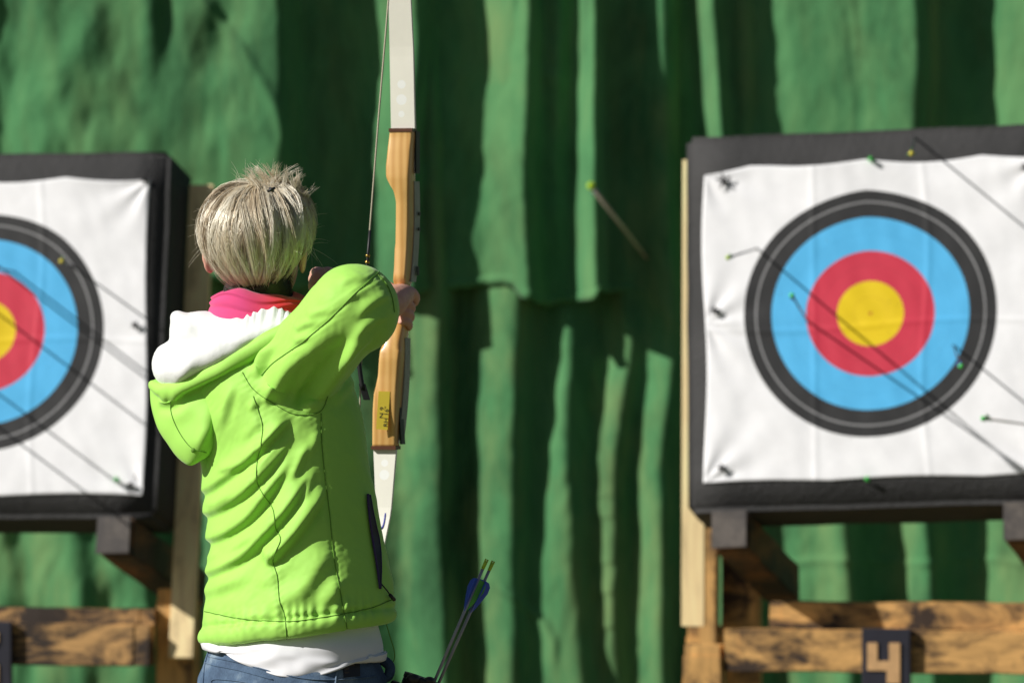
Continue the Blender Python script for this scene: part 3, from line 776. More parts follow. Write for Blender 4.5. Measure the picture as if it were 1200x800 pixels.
def limb(rows, name='limb'):
    A = np.array(rows, float); ts = np.linspace(0, 1, 40); par = np.linspace(0, 1, len(A)); rings = []
    for t in ts:
        y, l, r_, d, th = [np.interp(t, par, A[:, k]) for k in range(5)]
        a, b = BP(l, y), BP(r_, y); c = (a + b) / 2 + BF * d; hw = (b - a).length / 2 / math.cos(math.radians(15)) * .985
        rings.append([c + BR * (hw * x) + BF * (th * q) for x, q in ((-1, 0), (-.96, -.5), (.96, -.5), (1, 0), (.96, .5), (-.96, .5))])
    return MB().loft(rings).build(name, M['limb'], bow, False)
up_l = limb([(150.5, 456, 485.5, .012, .010), (60, 456.8, 486, -.002, .008), (0, 458.4, 485.8, -.018, .007), (-70, 461, 484, -.07, .006), (-130, 465, 482, -.10, .005), (-165, 468, 480, -.10, .005), (-185, 470, 478, -.085, .005)])
lo_l = limb([(526, 435.4, 463.6, .012, .010), (600, 441, 459.5, -.002, .008), (660, 436, 452, -.03, .007), (740, 431, 447, -.07, .006), (800, 429, 442, -.10, .005), (840, 429, 438, -.10, .005), (862, 429, 435, -.085, .005)])
def limb_prints(lm, pts):
    m = M['limb'].copy(); m.name = 'printed_limb'; nt = m.node_tree; b = nt.nodes['Principled BSDF']; src = b.inputs['Base Color'].links[0].from_socket
    tc = N(nt, 'ShaderNodeTexCoord'); acc = None
    for (py, px, rp) in pts:
        c = BP(px, py) - bow.location; d = N(nt, 'ShaderNodeVectorMath', operation='DISTANCE'); L(nt, tc.outputs['Object'], d.inputs[0]); d.inputs[1].default_value = c
        lt = N(nt, 'ShaderNodeMath', operation='LESS_THAN'); L(nt, d.outputs['Value'], lt.inputs[0]); lt.inputs[1].default_value = rp / FPX * GD
        if acc is None: acc = lt.outputs[0]
        else:
            a = N(nt, 'ShaderNodeMath', operation='MAXIMUM'); L(nt, acc, a.inputs[0]); L(nt, lt.outputs[0], a.inputs[1]); acc = a.outputs[0]
    mx = N(nt, 'ShaderNodeMix', data_type='RGBA'); L(nt, acc, mx.inputs['Factor']); L(nt, src, mx.inputs['A']); mx.inputs['B'].default_value = (.93, .94, .92, 1)
    L(nt, mx.outputs['Result'], b.inputs['Base Color']); lm.data.materials[0] = m
limb_prints(up_l, ((99, 470.5, 5), (117, 470, 6.5), (134, 469.5, 5))); limb_prints(lo_l, ((542, 450, 5), (556, 450, 6)))
# blue hook of the maker's lettering on the lower limb
sm_ = smooth_poly([(453.2, 601), (452.6, 611), (451.2, 617), (448.6, 618.5), (446.4, 616)], 24)
pts = [BP(x, y) + BF * (-.0062 - .00047 * (y - 600)) for x, y in sm_]
MB().tube(pts, [.0022] * len(pts), 8).build('blue_lettering', M['blue_ink'], lo_l)
# string, serving and nocking beads
def SP(px, py): return P(px, py, GD - .205)
tipU, tipL = BP(474, -182, -.085), BP(432, 858, -.085)
n0 = SP(431, 300)
nL = P(422.5, 440, GD - .20)
strg = MB().tube([tipU, BP(467, -120, -.112), P(455.2, 0, GD - .16), P(443.5, 140, GD - .19), P(433.2, 272, GD - .205), n0, P(426.5, 365, GD - .205), nL, P(421, 520, GD - .19), P(424, 700, GD - .15), BP(429, 810, -.112), tipL], .0016, 8).build('string', M['string'], bow)
MB().tube([P(433.6, 270, GD - .205), n0, P(426.5, 365, GD - .205), P(424, 410, GD - .203)], .0024, 10).build('serving', M['black'], strg)
for py, px in ((299.6, 430.9), (307, 430.4)):
    MB().tube([SP(px + .25, py - 1.6), SP(px + .15, py - .8), SP(px, py + .8), SP(px - .1, py + 1.6)], [.0026, .0042, .0042, .0026], 12).build('nocking_bead', M['brass'], strg)
# sticker with the hand-stamped writing
def decal(quad, name, mat, parent, th=.0008):
    q = [Vector(v) for v in quad]; nn = (q[1] - q[0]).cross(q[3] - q[0]).normalized() 
    if nn.y > 0: nn = -nn
    V = q + [v + nn * th for v in q]
    return MB().add(V, [(0, 1, 2, 3), (4, 5, 6, 7), (0, 1, 5, 4), (1, 2, 6, 5), (2, 3, 7, 6), (3, 0, 4, 7)]).build(name, mat, parent, False), nn
def BPf(px, py): return BP(px, py) + BF * (-.0125)
stk, sn = decal([BPf(446, 458), BPf(459.3, 458.6), BPf(456.5, 503.5), BPf(443, 502.5)], 'sticker', M['sticker'], ris)
def text_mesh(txt, origin, ex, ey, size, mat, name, parent, wscale=1.):
    cu = bpy.data.curves.new('t', 'FONT'); cu.body = txt; cu.size = size; cu.extrude = 0; cu.resolution_u = 4
    to = bpy.data.objects.new('t', cu); COL.objects.link(to)
    dg = bpy.context.evaluated_depsgraph_get(); dg.update()
    me = bpy.data.meshes.new_from_object(to.evaluated_get(dg)); bpy.data.objects.remove(to)
    V = [Vector(origin) + ex * (v.co.x * wscale) + ey * v.co.y for v in me.vertices]; F = [tuple(p.vertices) for p in me.polygons]
    o = mesh_obj(name, V, F, mat, parent, False); return to_local(o)
up_dir = (BPf(446, 458) - BPf(443, 502.5)).normalized(); rt_dir = (BPf(459.3, 458.6) - BPf(446, 458)).normalized()
text_mesh('N 9', BPf(451.2, 490) + sn * .0012, up_dir, -rt_dir * 1., .0100, M['ink'], 'writing', stk, 1.35)
text_mesh("RH 16''", BPf(456.0, 500) + sn * .0012, up_dir, -rt_dir * 1., .0100, M['ink'], 'writing', stk, 1.25)

# ------------------------------------------------------------------ the archer
AX = P(345, 400, 10).x
person = thing('person', 'blonde archer seen from behind in a lime green jacket, one elbow raised, holding the bow', 'person', (AX, 0, 0))
PSI = math.radians(44)
TR = Vector((math.cos(PSI), -math.sin(PSI), 0)); TF = Vector((math.sin(PSI), math.cos(PSI), 0))
def torso_ring(xl, xr, y, yc, ratio=1.4, n=48, slope=0., e=.92, grow=0.):
    a, b = P(xl, y, 10 + yc), P(xr, y, 10 + yc); c = (a + b) / 2; W = (b - a).length / 2 + grow
    k = W / math.sqrt((ratio * math.cos(PSI)) ** 2 + math.sin(PSI) ** 2); A_, B_ = k * ratio, k
    vs = []
    for i in range(n):
        t = 2 * math.pi * i / n; ct, st_ = math.cos(t), math.sin(t)
        vs.append(TR * (A_ * math.copysign(abs(ct) ** e, ct)) + TF * (B_ * math.copysign(abs(st_) ** e, st_)))
    k = W / max(abs(v.x) for v in vs)
    return [c + v * k + Vector((0, 0, slope * v.x * k)) for v in vs]

def jacket_shape():
    m = MB()
    rows = [(742, 233, 460, 0, .13), (737, 229.5, 463, 0, .13), (722, 232, 463.5, 0, .12), (708, 237, 462, 0, .12), (690, 241, 461, 0, .10), (670, 245, 457, 0, .08), (640, 247, 451, 0, .05), (610, 243, 445.5, 0, .02), (580, 240, 440, 0, 0),
            (550, 235, 434, 0, 0), (520, 226, 430, .005, 0), (490, 215, 426, .01, 0), (460, 208, 419, .015, 0), (435, 208, 408, .02, 0), (412, 218, 396, .03, 0), (392, 240, 378, .04, 0), (376, 256, 360, .045, 0), (362, 262, 350, .05, 0)]
    m.loft([torso_ring(xl, xr, y, yc, 1.28, 56, sl, .92) for y, xl, xr, yc, sl in rows])
    # raised draw arm
    sh, mid, el, wr = P(338, 440, 9.95), P(378, 399, 9.86), P(415, 361, 9.80), P(394, 345, 10.05)
    pl = smooth_poly([P(318, 452, 10.0), sh, mid, P(402, 373, 9.81), P(417, 358, 9.80)], 24)
    m.tube(pl, np.interp(np.linspace(0, 1, 24), [0, .3, .55, .8, 1], [.066, .074, .070, .074, .066]), 28)
    m.ell(P(414.5, 362.5, 9.80), (.077, .077, .077), 28, 20)
    m.tube(smooth_poly([P(416, 361, 9.80), P(413, 352, 9.90), P(404, 347, 10.0), P(393, 346, 10.06)], 14), np.linspace(.060, .036, 14), 24)
    # bow arm, reaching away from the viewer
    m.tube(smooth_poly([P(238, 425, 10.10), P(300, 408, 10.22), P(380, 385, 10.38), P(448, 362, 10.53)], 24), np.linspace(.072, .040, 24), 24)
    return m
jm = jacket_shape()
JV, JF = remesh_arrays(jm.V, jm.F, .0031, 10)

JFOLDS = [ # pts (lower-left -> upper-right), amp, soft up-left, soft down-right, taper, valley
    ([(222, 578), (244, 572), (272, 552), (306, 525), (328, 500), (342, 484)], .0150, 11, 3.4, (.10, .30), .25),
    ([(300, 533), (322, 508), (336, 490)], .0050, 4, 2.6, (.4, .4), .2),
    ([(222, 604), (250, 598), (280, 582), (302, 563), (322, 538), (348, 502)], .0160, 11, 3.2, (.10, .30), .25),
    ([(240, 590), (258, 588), (284, 570)], .0050, 6, 3.0, (.3, .4), .2),
    ([(228, 632), (256, 628), (287, 610), (306, 590), (326, 560), (346, 530)], .0150, 10, 3.2, (.12, .35), .25),
    ([(298, 560), (316, 534), (332, 512)], .0040, 4, 2.5, (.4, .4), .2),
    ([(226, 676), (254, 668), (286, 651), (317, 620), (340, 592), (352, 570), (364, 548)], .0165, 11, 3.2, (.10, .30), .25),
    ([(262, 650), (284, 636), (304, 622)], .0050, 6, 3.0, (.4, .4), .2),
    ([(310, 662), (322, 653), (338, 636), (357, 611), (372, 588), (382, 566)], .0180, 12, 3.0, (.20, .30), .25),
    ([(300, 690), (318, 676), (336, 664)], .0040, 9, 5.0, (.4, .4), .2),
    ([(352, 590), (362, 570), (370, 545)], .0050, 4, 2.5, (.4, .4), .2),
    ([(340, 566), (352, 540), (362, 514)], .0070, 5, 2.8, (.3, .4), .2),
    ([(360, 540), (368, 520), (374, 500)], .0050, 5, 2.8, (.3, .4), .2),
    ([(222, 696), (252, 690), (276, 681), (300, 668)], .0100, 9, 4.5, (.1, .5), .25),
    ([(238, 655), (250, 652), (262, 644)], .0050, 5, 3.0, (.3, .4), .2),
    ([(336, 708), (356, 690), (376, 660), (388, 636)], .0100, 12, 7.0, (.35, .4), .2),
    ([(312, 716), (334, 704), (352, 694)], .0045, 9, 5.0, (.4, .4), .2),
    ([(372, 714), (392, 694), (402, 672)], .0075, 9, 5.0, (.4, .4), .2),
    ([(392, 726), (406, 712), (414, 700)], .0050, 6, 4.0, (.4, .4), .2),
    ([(256, 552), (270, 547), (292, 541)], .0055, 5, 2.6, (.35, .5), .3),
    ([(256, 508), (262, 486), (268, 466), (278, 444)], .0080, 5, 3.5, (.35, .4), .35),
    ([(278, 522), (296, 502), (314, 488)], .0050, 8, 4.0, (.4, .4), .2),
    ([(292, 484), (298, 474), (304, 462)], .0045, 4, 3.0, (.4, .4), .3),
    # draw sleeve
    ([(354, 484), (370, 463), (404, 419), (438, 366)], .0200, 4.0, 8, (.22, .35), .0),
    ([(320, 472), (330, 450), (350, 422), (398, 378)], .0190, 12, 7, (.2, .5), .35), ([(338, 476), (352, 452), (372, 424)], .0060, 5, 4, (.3, .4), .3), ([(346, 484), (374, 444), (416, 392)], -.0140, 9, 9, (.25, .4), .0),
    ([(300, 446), (304, 430), (312, 412), (326, 398)], .0110, 6, 4.0, (.3, .4), .5),
    ([(286, 436), (292, 416), (306, 400), (322, 392)], .0100, 5, 3.5, (.3, .4), .3),
    ([(308, 474), (318, 462), (326, 450)], .0080, 5, 3.5, (.3, .4), .4),
    ([(344, 402), (356, 396), (374, 392)], .0045, 4, 3.0, (.3, .5), .3),
    ([(346, 388), (358, 380), (380, 374)], .0045, 4, 3.0, (.2, .5), .3),
    ([(360, 372), (372, 366), (396, 360)], .0035, 4, 3.0, (.2, .5), .3),
    ([(394, 334), (414, 326), (440, 328)], .0040, 5, 3, (.4, .5), .2),
    ([(414, 378), (436, 356), (462, 344)], .0055, 5, 3, (.4, .3), .3),
    ([(406, 400), (432, 380), (460, 368)], .0060, 5, 3, (.4, .3), .3),
    ([(400, 360), (416, 346), (436, 340)], .0035, 5, 3, (.4, .4), .3),
    ([(390, 430), (414, 408), (440, 392)], .0060, 5, 3, (.4, .3), .3),
    ([(384, 478), (410, 452), (432, 420)], .0060, 6, 4.0, (.3, .4), .2),
    ([(412, 560), (420, 520), (424, 490)], .0030, 8, 6.0, (.4, .4), .2),
]
uv = to_px(JV); nr = normals_of(JV, JF)
disp = np.zeros(len(JV))
for pts, amp, su, sd, tp, va in JFOLDS: disp += fold_field(uv, pts, amp, su, sd, tp, va)
disp *= np.interp(uv[:, 0], [225, 250, 305], [.34, .50, .92])
disp += .0022 * vnoise(JV[:, 0] * 16 + JV[:, 2] * 9, JV[:, 2] * 14 - JV[:, 0] * 8, 5) + .0010 * vnoise(JV[:, 0] * 40, JV[:, 2] * 32 + JV[:, 1] * 30, 6)
SEAMS = [[(306, 440), (322, 424), (353, 402), (384, 376), (412, 348), (446, 317)], [(441, 321), (452, 332), (459, 348), (462, 366)],
         [(284, 436), (296, 455), (315, 469), (339, 483), (358, 486), (376, 481), (384, 464)],
         [(297, 464), (303, 482), (308, 500), (306, 520), (302, 540), (301, 562), (308, 578), (320, 596), (323, 618), (329, 632), (320, 655), (325, 675), (328, 705), (334, 722), (336, 748)],
         [(376, 484), (377, 520), (381, 560), (386, 600), (391, 650), (398, 690), (404, 722), (408, 744)],
         [(240, 716), (280, 724), (335, 728), (380, 723), (430, 713), (460, 702)]]
for s_ in SEAMS:            # cloth drawn in and puckered along the stitching
    g = fold_field(uv, s_, 1., 2.0, 2.0, (.02, .02)); g2 = fold_field(uv, s_, 1., 6., 6., (.05, .05))
    disp += -.0017 * g + .0006 * g2 * (.6 + .8 * np.sin(uv[:, 1] * .8 + uv[:, 0] * .5 + 2 * vnoise(uv[:, 0] / 15, uv[:, 1] / 15, 77)))
disp += .00035 * vnoise(JV[:, 0] * 160, JV[:, 2] * 160 + JV[:, 1] * 130, 61)
# gathered hem with a drawcord channel
hemd = (uv[:, 1] - (735 - .1 * (uv[:, 0] - 345)))            # distance above / below the channel line
ch = np.exp(-.5 * ((hemd + 12) / 2.2) ** 2) * (uv[:, 1] > 690)
disp -= .0045 * ch
disp += (.0020 * np.sin(uv[:, 0] * .55 + 2.0 * np.sin(uv[:, 0] * .09)) + .0025 * vnoise(uv[:, 0] / 17, uv[:, 1] / 60, 8)) * np.exp(-.5 * ((hemd + 14) / 8) ** 2) * (uv[:, 1] > 690)
disp += .0035 * np.exp(-.5 * ((hemd + 2) / 6) ** 2) * (uv[:, 1] > 690)
face_w = np.clip((.25 - nr[:, 1]) / .35, 0, 1)
JV = JV + nr * (disp * face_w)[:, None]
JV = lap(JV, JF, 1, .4)
jacket = mesh_obj('jacket', JV, JF, M['jacket'], person)
to_local(jacket)
JB = BVHTree.FromPolygons([Vector(v) for v in JV], JF)
CAM = Vector((0, -10, CAMZ))
def on_surface(bvh, px, py, lift=0., fallback=10.):
    d = (P(px, py, 10) - CAM).normalized(); h = bvh.ray_cast(CAM, d)
    if h[0] is None: return None
    return h[0] + h[1] * lift
def seam(bvh, pts, rad, mat, name, parent, n=110, lift=.0009):
    pl = [on_surface(bvh, x, y, lift) for x, y in smooth_poly(pts, n)]
    pl = [p for p in pl if p is not None]
    runs = [[pl[0]]]
    for a, b in zip(pl, pl[1:]):
        if (a - b).length > .03: runs.append([])
        runs[-1].append(b)
    m = MB()
    for rn in runs:
        if len(rn) > 2: m.tube(rn, rad, 6)
    return m.build(name, mat, parent)
for s_ in SEAMS: seam(JB, s_, .00075, M['seam'], 'seam', jacket)
# pocket with purple zip
pk = []
zl = smooth_poly([(428.5, 579), (430, 600), (434, 630), (439, 660), (443, 690)], 26); zr = smooth_poly([(431.5, 580), (436, 605), (442, 632), (444.5, 658), (444.2, 690)], 26)
mk = MB(); rings = []
for (a, b) in zip(zl, zr):
    p, q = on_surface(JB, a[0], a[1], .0045), on_surface(JB, b[0], b[1], .0045)
    if p is None or q is None: continue
    rings.append([p, q])
V = [v for r_ in rings for v in r_]; F = [(2 * i, 2 * i + 1, 2 * i + 3, 2 * i + 2) for i in range(len(rings) - 1)]
pocket = to_local(mesh_obj('pocket', V, F, M['black'], jacket, False))
seam(JB, zl, .0019, M['purple'], 'zip_tape', pocket, 40, .0045); seam(JB, zr, .0010, M['purple'], 'zip_tape', pocket, 40, .0045)
pz = MB(); a = on_surface(JB, 443.5, 682, .003); b = on_surface(JB, 449, 692, .008); c = on_surface(JB, 452, 697, .008); d = on_surface(JB, 457, 703, .008)
if all((a, b, c, d)):
    pz.tube([a, b, c], .0012, 8); pz.tube([c, d], [.0030, .0034], 10)
    pz.build('zip_puller', M['black'], pocket)
# drawcord loop below the hem
MB().tube([P(x, y, 9.98) for x, y in smooth_poly([(452, 728), (457, 745), (462, 762), (462, 772), (458, 780)], 20)], .0008, 6).build('drawcord', M['seam'], jacket)
# black strap hanging in front of the chest
MB().tube([P(x, y, 10.2) for x, y in smooth_poly([(420, 418), (422, 436), (425, 456)], 10)], [.004] * 10, 8).build('front_strap', M['black'], jacket)
MB().box(P(427, 459, 10.2), (1, 0, 0), (0, 1, 0), (.3, 0, -1), .006, .002, .014).build('front_strap', M['black'], jacket, False, .001)

def pillow(outline, depth, front, back, center=None, rings=14, n=120, pw=.5, skew=(0, 0)):
    """closed puffy shell: smooth outline in photo pixels at the given distance, bulging towards and away from the viewer"""
    o = smooth_poly(list(outline) + [outline[0]], n + 1)[:-1]; c = np.array(center) if center is not None else o.mean(0)
    RV = []
    ks = list(np.sin(np.linspace(math.pi / 2, .12, rings)))
    fr = [[(c + (q - c) * k, -front * (1 - k ** 2) ** pw) for q in o] for k in ks]
    bk = [[(c + (q - c) * k, back * (1 - k ** 2) ** pw) for q in o] for k in ks[1:]]
    seq = bk[::-1] + fr
    rr = [[P(q[0], q[1], (depth(q[0], q[1]) if callable(depth) else depth) + dy) for q, dy in r_] for r_ in seq]
    return MB().loft(rr)
# green outer hood hanging on the back
hd = lambda x, y: 10.04 - .00085 * (x - 180) + (.0003 * (430 - y))
hood_m = pillow([(174, 446), (176, 462), (178, 480), (184, 500), (196, 520), (208, 536), (222, 546), (234, 541), (246, 533), (254, 518), (257, 500), (258, 480), (262, 462), (272, 446), (290, 428), (318, 408), (346, 386), (330, 376), (280, 398), (220, 428), (190, 440)], hd, .042, .06, (226, 474))
hood_m2 = MB().tube([P(x, y, d) for x, y, d in smooth_poly([(178, 450, 10.01), (192, 457, 9.98), (206, 453, 9.965), (232, 442, 9.94), (270, 424, 9.91), (300, 408, 9.89), (326, 394, 9.875), (350, 380, 9.87)], 30)], np.interp(np.linspace(0, 1, 30), [0, .15, .5, 1], [.010, .014, .018, .016]), 18)
HM = MB(); HM.add(hood_m.V, hood_m.F); HM.add(hood_m2.V, hood_m2.F)
HV, HF = remesh_arrays(HM.V, HM.F, .0036, 5)
huv = to_px(HV); hn = normals_of(HV, HF); hdsp = np.zeros(len(HV))
for pts, amp, su, sd, tp, va in [([(222, 538), (240, 515), (250, 480), (262, 455), (282, 432)], .006, 8, 4, (.3, .3), .2), ([(184, 468), (200, 470), (222, 462)], .008, 5, 4, (.3, .4), .4),
                                 ([(196, 466), (216, 456), (250, 440), (290, 420)], .007, 6, 4, (.2, .3), .5), ([(204, 500), (214, 482), (230, 470)], .003, 9, 7, (.4, .4), .2), ([(228, 530), (238, 512), (246, 496)], .003, 5, 4, (.4, .4), .2)]:
    hdsp += fold_field(huv, pts, amp, su, sd, tp, va)
hdsp += .0016 * vnoise(huv[:, 0] / 22, huv[:, 1] / 26, 12)
HV = HV + hn * (hdsp * np.clip((.3 - hn[:, 1]) / .3, 0, 1))[:, None]
hood = to_local(mesh_obj('hood', HV, HF, M['jacket'], jacket))
HB = BVHTree.FromPolygons([Vector(v) for v in HV], HF)
seam(HB, [(200, 470), (201, 484), (207, 500), (216, 515), (226, 525), (242, 530)], .0007, M['seam'], 'hood_seam', hood)
p = on_surface(HB, 227, 527, .001)
if p: MB().ell(p, (.0045, .003, .0045), 12, 8).build('snap_button', M['seam'], hood)
# white fleece lining folded over it
ld = lambda x, y: 10.0 - .00075 * (x - 180) + .0005 * (430 - y)
LM = pillow([(198, 372), (202, 366), (210, 364), (219, 367), (240, 366), (268, 364), (296, 360), (318, 359), (344, 366), (356, 372), (350, 382), (334, 392), (310, 403), (290, 417), (264, 430), (236, 440), (216, 448), (204, 455), (194, 453), (184, 446), (179, 434), (179, 420), (184, 408), (192, 402), (198, 398), (199, 386)], ld, .062, .06, (238, 408), pw=.55)
LV, LF = remesh_arrays(LM.V, LM.F, .0034, 4)
luv = to_px(LV); ln_ = normals_of(LV, LF); ldsp = np.zeros(len(LV))
for pts, amp, su, sd, tp, va in [([(200, 400), (214, 388), (230, 378), (256, 372)], .006, 9, 7, (.3, .3), .3), ([(196, 440), (230, 432), (270, 412), (310, 390)], .004, 9, 6, (.3, .3), .2)]:
    ldsp += fold_field(luv, pts, amp, su, sd, tp, va)
gath = np.exp(-.5 * ((luv[:, 1] - (366 + .12 * np.abs(luv[:, 0] - 320))) / 9) ** 2) * np.clip((luv[:, 0] - 268) / 20, 0, 1)
ldsp += .0022 * gath * np.sin(luv[:, 0] * .62 + 1.4 * np.sin(luv[:, 0] * .17) + luv[:, 1] * .1) + .0015 * vnoise(luv[:, 0] / 18, luv[:, 1] / 18, 14)
ldsp += .0003 * vnoise(luv[:, 0] / 2.6, luv[:, 1] / 2.6, 18) + .0010 * vnoise(luv[:, 0] / 26 + luv[:, 1] / 40, luv[:, 1] / 15 - luv[:, 0] / 40, 19)
LV = LV + ln_ * (ldsp * np.clip((.3 - ln_[:, 1]) / .3, 0, 1))[:, None]
lining = to_local(mesh_obj('hood_lining', LV, LF, M['fleece'], jacket))

# scarf round the neck
def ring_xy(cx, cy, yc, rx, ry, n=64, tilt=0.):
    c = P(cx, cy, 10 + yc); return [c + Vector((rx * math.cos(t), ry * math.sin(t), tilt * rx * math.cos(t))) for t in np.linspace(0, 2 * math.pi, n, endpoint=False)]
rows = [(342, .058, .060), (344.5, .072, .070), (348, .083, .078), (349, .084, .079), (351.5, .081, .077), (354, .084, .080), (358, .088, .083), (361, .0865, .082), (363, .085, .081), (366, .089, .085), (372, .092, .088), (380, .093, .090), (390, .085, .085)]
sm = MB(); rings = []
for y, rx, ry in rows:
    rg = ring_xy(304 + (y - 345) * .12, y + 1, -.005, rx, ry, 64, -.06)
    rings.append([v + Vector((0, 0, .004 * math.sin(3 * t + y * .15) + .003 * math.sin(5 * t))) for v, t in zip(rg, np.linspace(0, 2 * math.pi, 64, endpoint=False))])
sm.loft(rings, cap=False)
scarf = sm.build('scarf', M['scarf'], person)
md = scarf.modifiers.new('sub', 'SUBSURF'); md.levels = 2; md.render_levels = 2
md = scarf.modifiers.new('sol', 'SOLIDIFY'); md.thickness = .004

# t-shirt and jeans
sh_rows = [(700, 268, 436, .10), (734, 256, 442, .12), (744, 244, 446, .08), (753, 236, 449, .04), (763, 236, 450, 0), (768, 235.5, 451, -.02), (774, 235, 452, -.04), (779, 236, 452, -.05)]
m = MB(); m.loft([torso_ring(a, b, y, 0, 1.28, 64, sl - .04, .92) for y, a, b, sl in sh_rows], cap=False)
shirt_V = [Vector(v) for v in m.V]; nR = 64
for i, v in enumerate(shirt_V):
    k = i // nR
    q = to_px(np.array([v]))[0]
    d = .0045 * math.sin(q[1] * .42 + q[0] * .035 + 2 * math.sin(q[0] * .02)) + .004 * noise.noise(Vector((q[0] / 14, q[1] / 5, 0)))
    cx = AX; rv = Vector((v.x - cx, v.y, 0)).normalized(); shirt_V[i] = v + rv * d * (1 if k > 2 else 0)
    # hem dips in the middle of the back
    if k >= 6: shirt_V[i].z -= .013 * math.exp(-((q[0] - 345) / 50) ** 2) - .024 * max(0, (q[0] - 362) / 60) - .030 * max(0, (290 - q[0]) / 55)
m.V = [tuple(v) for v in shirt_V]
shirt = m.build('shirt', M['shirt'], person); md = shirt.modifiers.new('s', 'SUBSURF'); md.levels = 2; md.render_levels = 2
md = shirt.modifiers.new('so', 'SOLIDIFY'); md.thickness = .003
SB = None

jm2 = MB()
hip = [(742, 252, 432, 0), (762, 244, 438, 0), (776, 238, 445, 0), (790, 233, 452, 0), (830, 226, 462, .0), (880, 228, 464, .0), (930, 232, 462, .0), (965, 236, 460, 0)]
jm2.loft([torso_ring(a, b, y, 0, 1.25, 56, 0, .92) for y, a, b, sl in hip])
for sg, top, kn, an in ((-1, (292, 920), (278, 1120), (270, 1302)), (1, (400, 920), (408, 1120), (414, 1302))):
    dd = -.02 if sg > 0 else .05
    jm2.tube([P(top[0], top[1] - 30, 10 + dd), P(top[0], top[1] + 30, 10 + dd), P((top[0] + kn[0]) / 2, 1030, 10 + dd), P(kn[0], kn[1], 10 + dd), P((kn[0] + an[0]) / 2, 1220, 10.0 + dd), P(an[0], an[1], 10.0 + dd)], [.088, .088, .078, .062, .058, .055], 32)
QV, QF = remesh_arrays(jm2.V, jm2.F, .007, 4)
qn = normals_of(QV, QF); QV = QV + qn * (.0025 * vnoise(QV[:, 0] * 30, QV[:, 2] * 22, 15) + .0015 * vnoise(QV[:, 0] * 70, QV[:, 2] * 50, 16))[:, None]
jeans = to_local(mesh_obj('jeans', QV, QF, M['jeans'], person))
QB = BVHTree.FromPolygons([Vector(v) for v in QV], QF)
def dseam(pts, rad=.0016, mat=None, nm='seam'): seam(QB, pts, rad, mat or M['jeans'], nm, jeans, 40, .0008)
dseam([(229, 764), (250, 770), (280, 776), (320, 787), (360, 795), (400, 796), (440, 792)], .0013); dseam([(230, 772), (250, 779), (280, 785), (320, 796)], .0010)
dseam([(245, 763), (240, 780), (238, 805)], .002); dseam([(396, 780), (394, 792), (393, 806)], .002)
dseam([(250, 806), (250, 796), (275, 797), (310, 803)], .0012, None, 'pocket_edge')
lp = [on_surface(QB, x, y, .0022) for x, y in ((401, 776), (420, 775), (421, 792), (402, 794))]
if all(lp):
    lb, lnn = decal(lp, 'waist_label', M['label_leather'], jeans, .001)
    ex = (lp[1] - lp[0]).normalized(); ey = (lp[0] - lp[3]).normalized()
    text_mesh('G-STAR', lp[0] + ex * .002 - ey * .0085 + lnn * .0016, ex, ey, .0068, M['gold_print'], 'print', lb)
    text_mesh('ORIGINAL', lp[0] + ex * .002 - ey * .0150 + lnn * .0016, ex, ey, .0058, M['gold_print'], 'print', lb, .85)
    text_mesh('RAW 3301', lp[0] + ex * .002 - ey * .0215 + lnn * .0016, ex, ey, .0050, M['gold_print'], 'print', lb, .95)
# knotted denim belt end at the side
kb = MB(); kb.tube([P(x, y, 9.98) for x, y in smooth_poly([(426, 778), (436, 774), (448, 773), (457, 781), (454, 793), (444, 791), (436, 784)], 26)], np.interp(np.linspace(0, 1, 26), [0, .4, .8, 1], [.006, .009, .008, .005]), 12)
kb.ell(P(434, 781, 9.95), (.010, .010, .013), 14, 10); kb.tube([P(434, 784, 9.95), P(432, 800, 9.95), P(430, 830, 9.95)], .006, 10)
kb.build('belt_knot', M['jeans'], jeans)
for sg, x, dd in ((-1, 270, .05), (1, 414, -.02)):
    s_ = MB(); c = P(x, 1325, 10 + dd)
    s_.ell(c + Vector((.02 * sg, .075, -.005)), (.048, .135, .030), 20, 12); s_.ell(c + Vector((0, .0, .028)), (.044, .055, .050), 20, 12)
    sv, sf = remesh_arrays(s_.V, s_.F, .006, 3); sv[:, 2] = np.maximum(sv[:, 2], .006)
    so_ = to_local(mesh_obj('shoe', sv, sf, M['shoe'], person))

# body: one continuous skin under the clothes
bd = MB()
HC = P(302, 283, 10.0); HYAW = math.radians(14)
HMt = Matrix.Rotation(-HYAW, 3, 'Z')
def hv(x, y, z): return HC + HMt @ Vector((x, y, z))
bd.ell(hv(0, 0, .010), (.074, .092, .080), 28, 20, HMt)               # skull
bd.ell(hv(0, .030, -.040), (.060, .064, .072), 24, 16, HMt)          # face and jaw
bd.ell(hv(0, .070, -.088), (.026, .022, .020), 16, 10, HMt)          # chin
bd.tube([hv(0, .085, .002), hv(0, .103, -.028), hv(0, .106, -.036)], [.009, .012, .011], 12)   # nose
bd.ell(hv(0, .090, -.062), (.022, .009, .007), 14, 8, HMt); bd.ell(hv(0, .088, -.071), (.019, .009, .007), 14, 8, HMt)
for sg in (-1, 1):
    bd.ell(hv(sg * .030, .078, .012), (.022, .012, .007), 12, 8, HMt)
    Me = HMt @ Matrix.Rotation(sg * math.radians(25), 3, 'Z') @ Matrix.Rotation(math.radians(-10), 3, 'X')
    bd.ell(hv(sg * .080, -.006, -.022), (.0075, .019, .033), 16, 12, Me)
    bd.ell(hv(sg * .086, -.014, -.016), (.005, .011, .024), 12, 10, Me)
nb_ = P(304, 372, 10.01)
bd.tube([hv(0, -.012, -.06), P(305, 345, 10.0), nb_, P(306, 392, 10.03)], [.052, .054, .058, .075], 24)
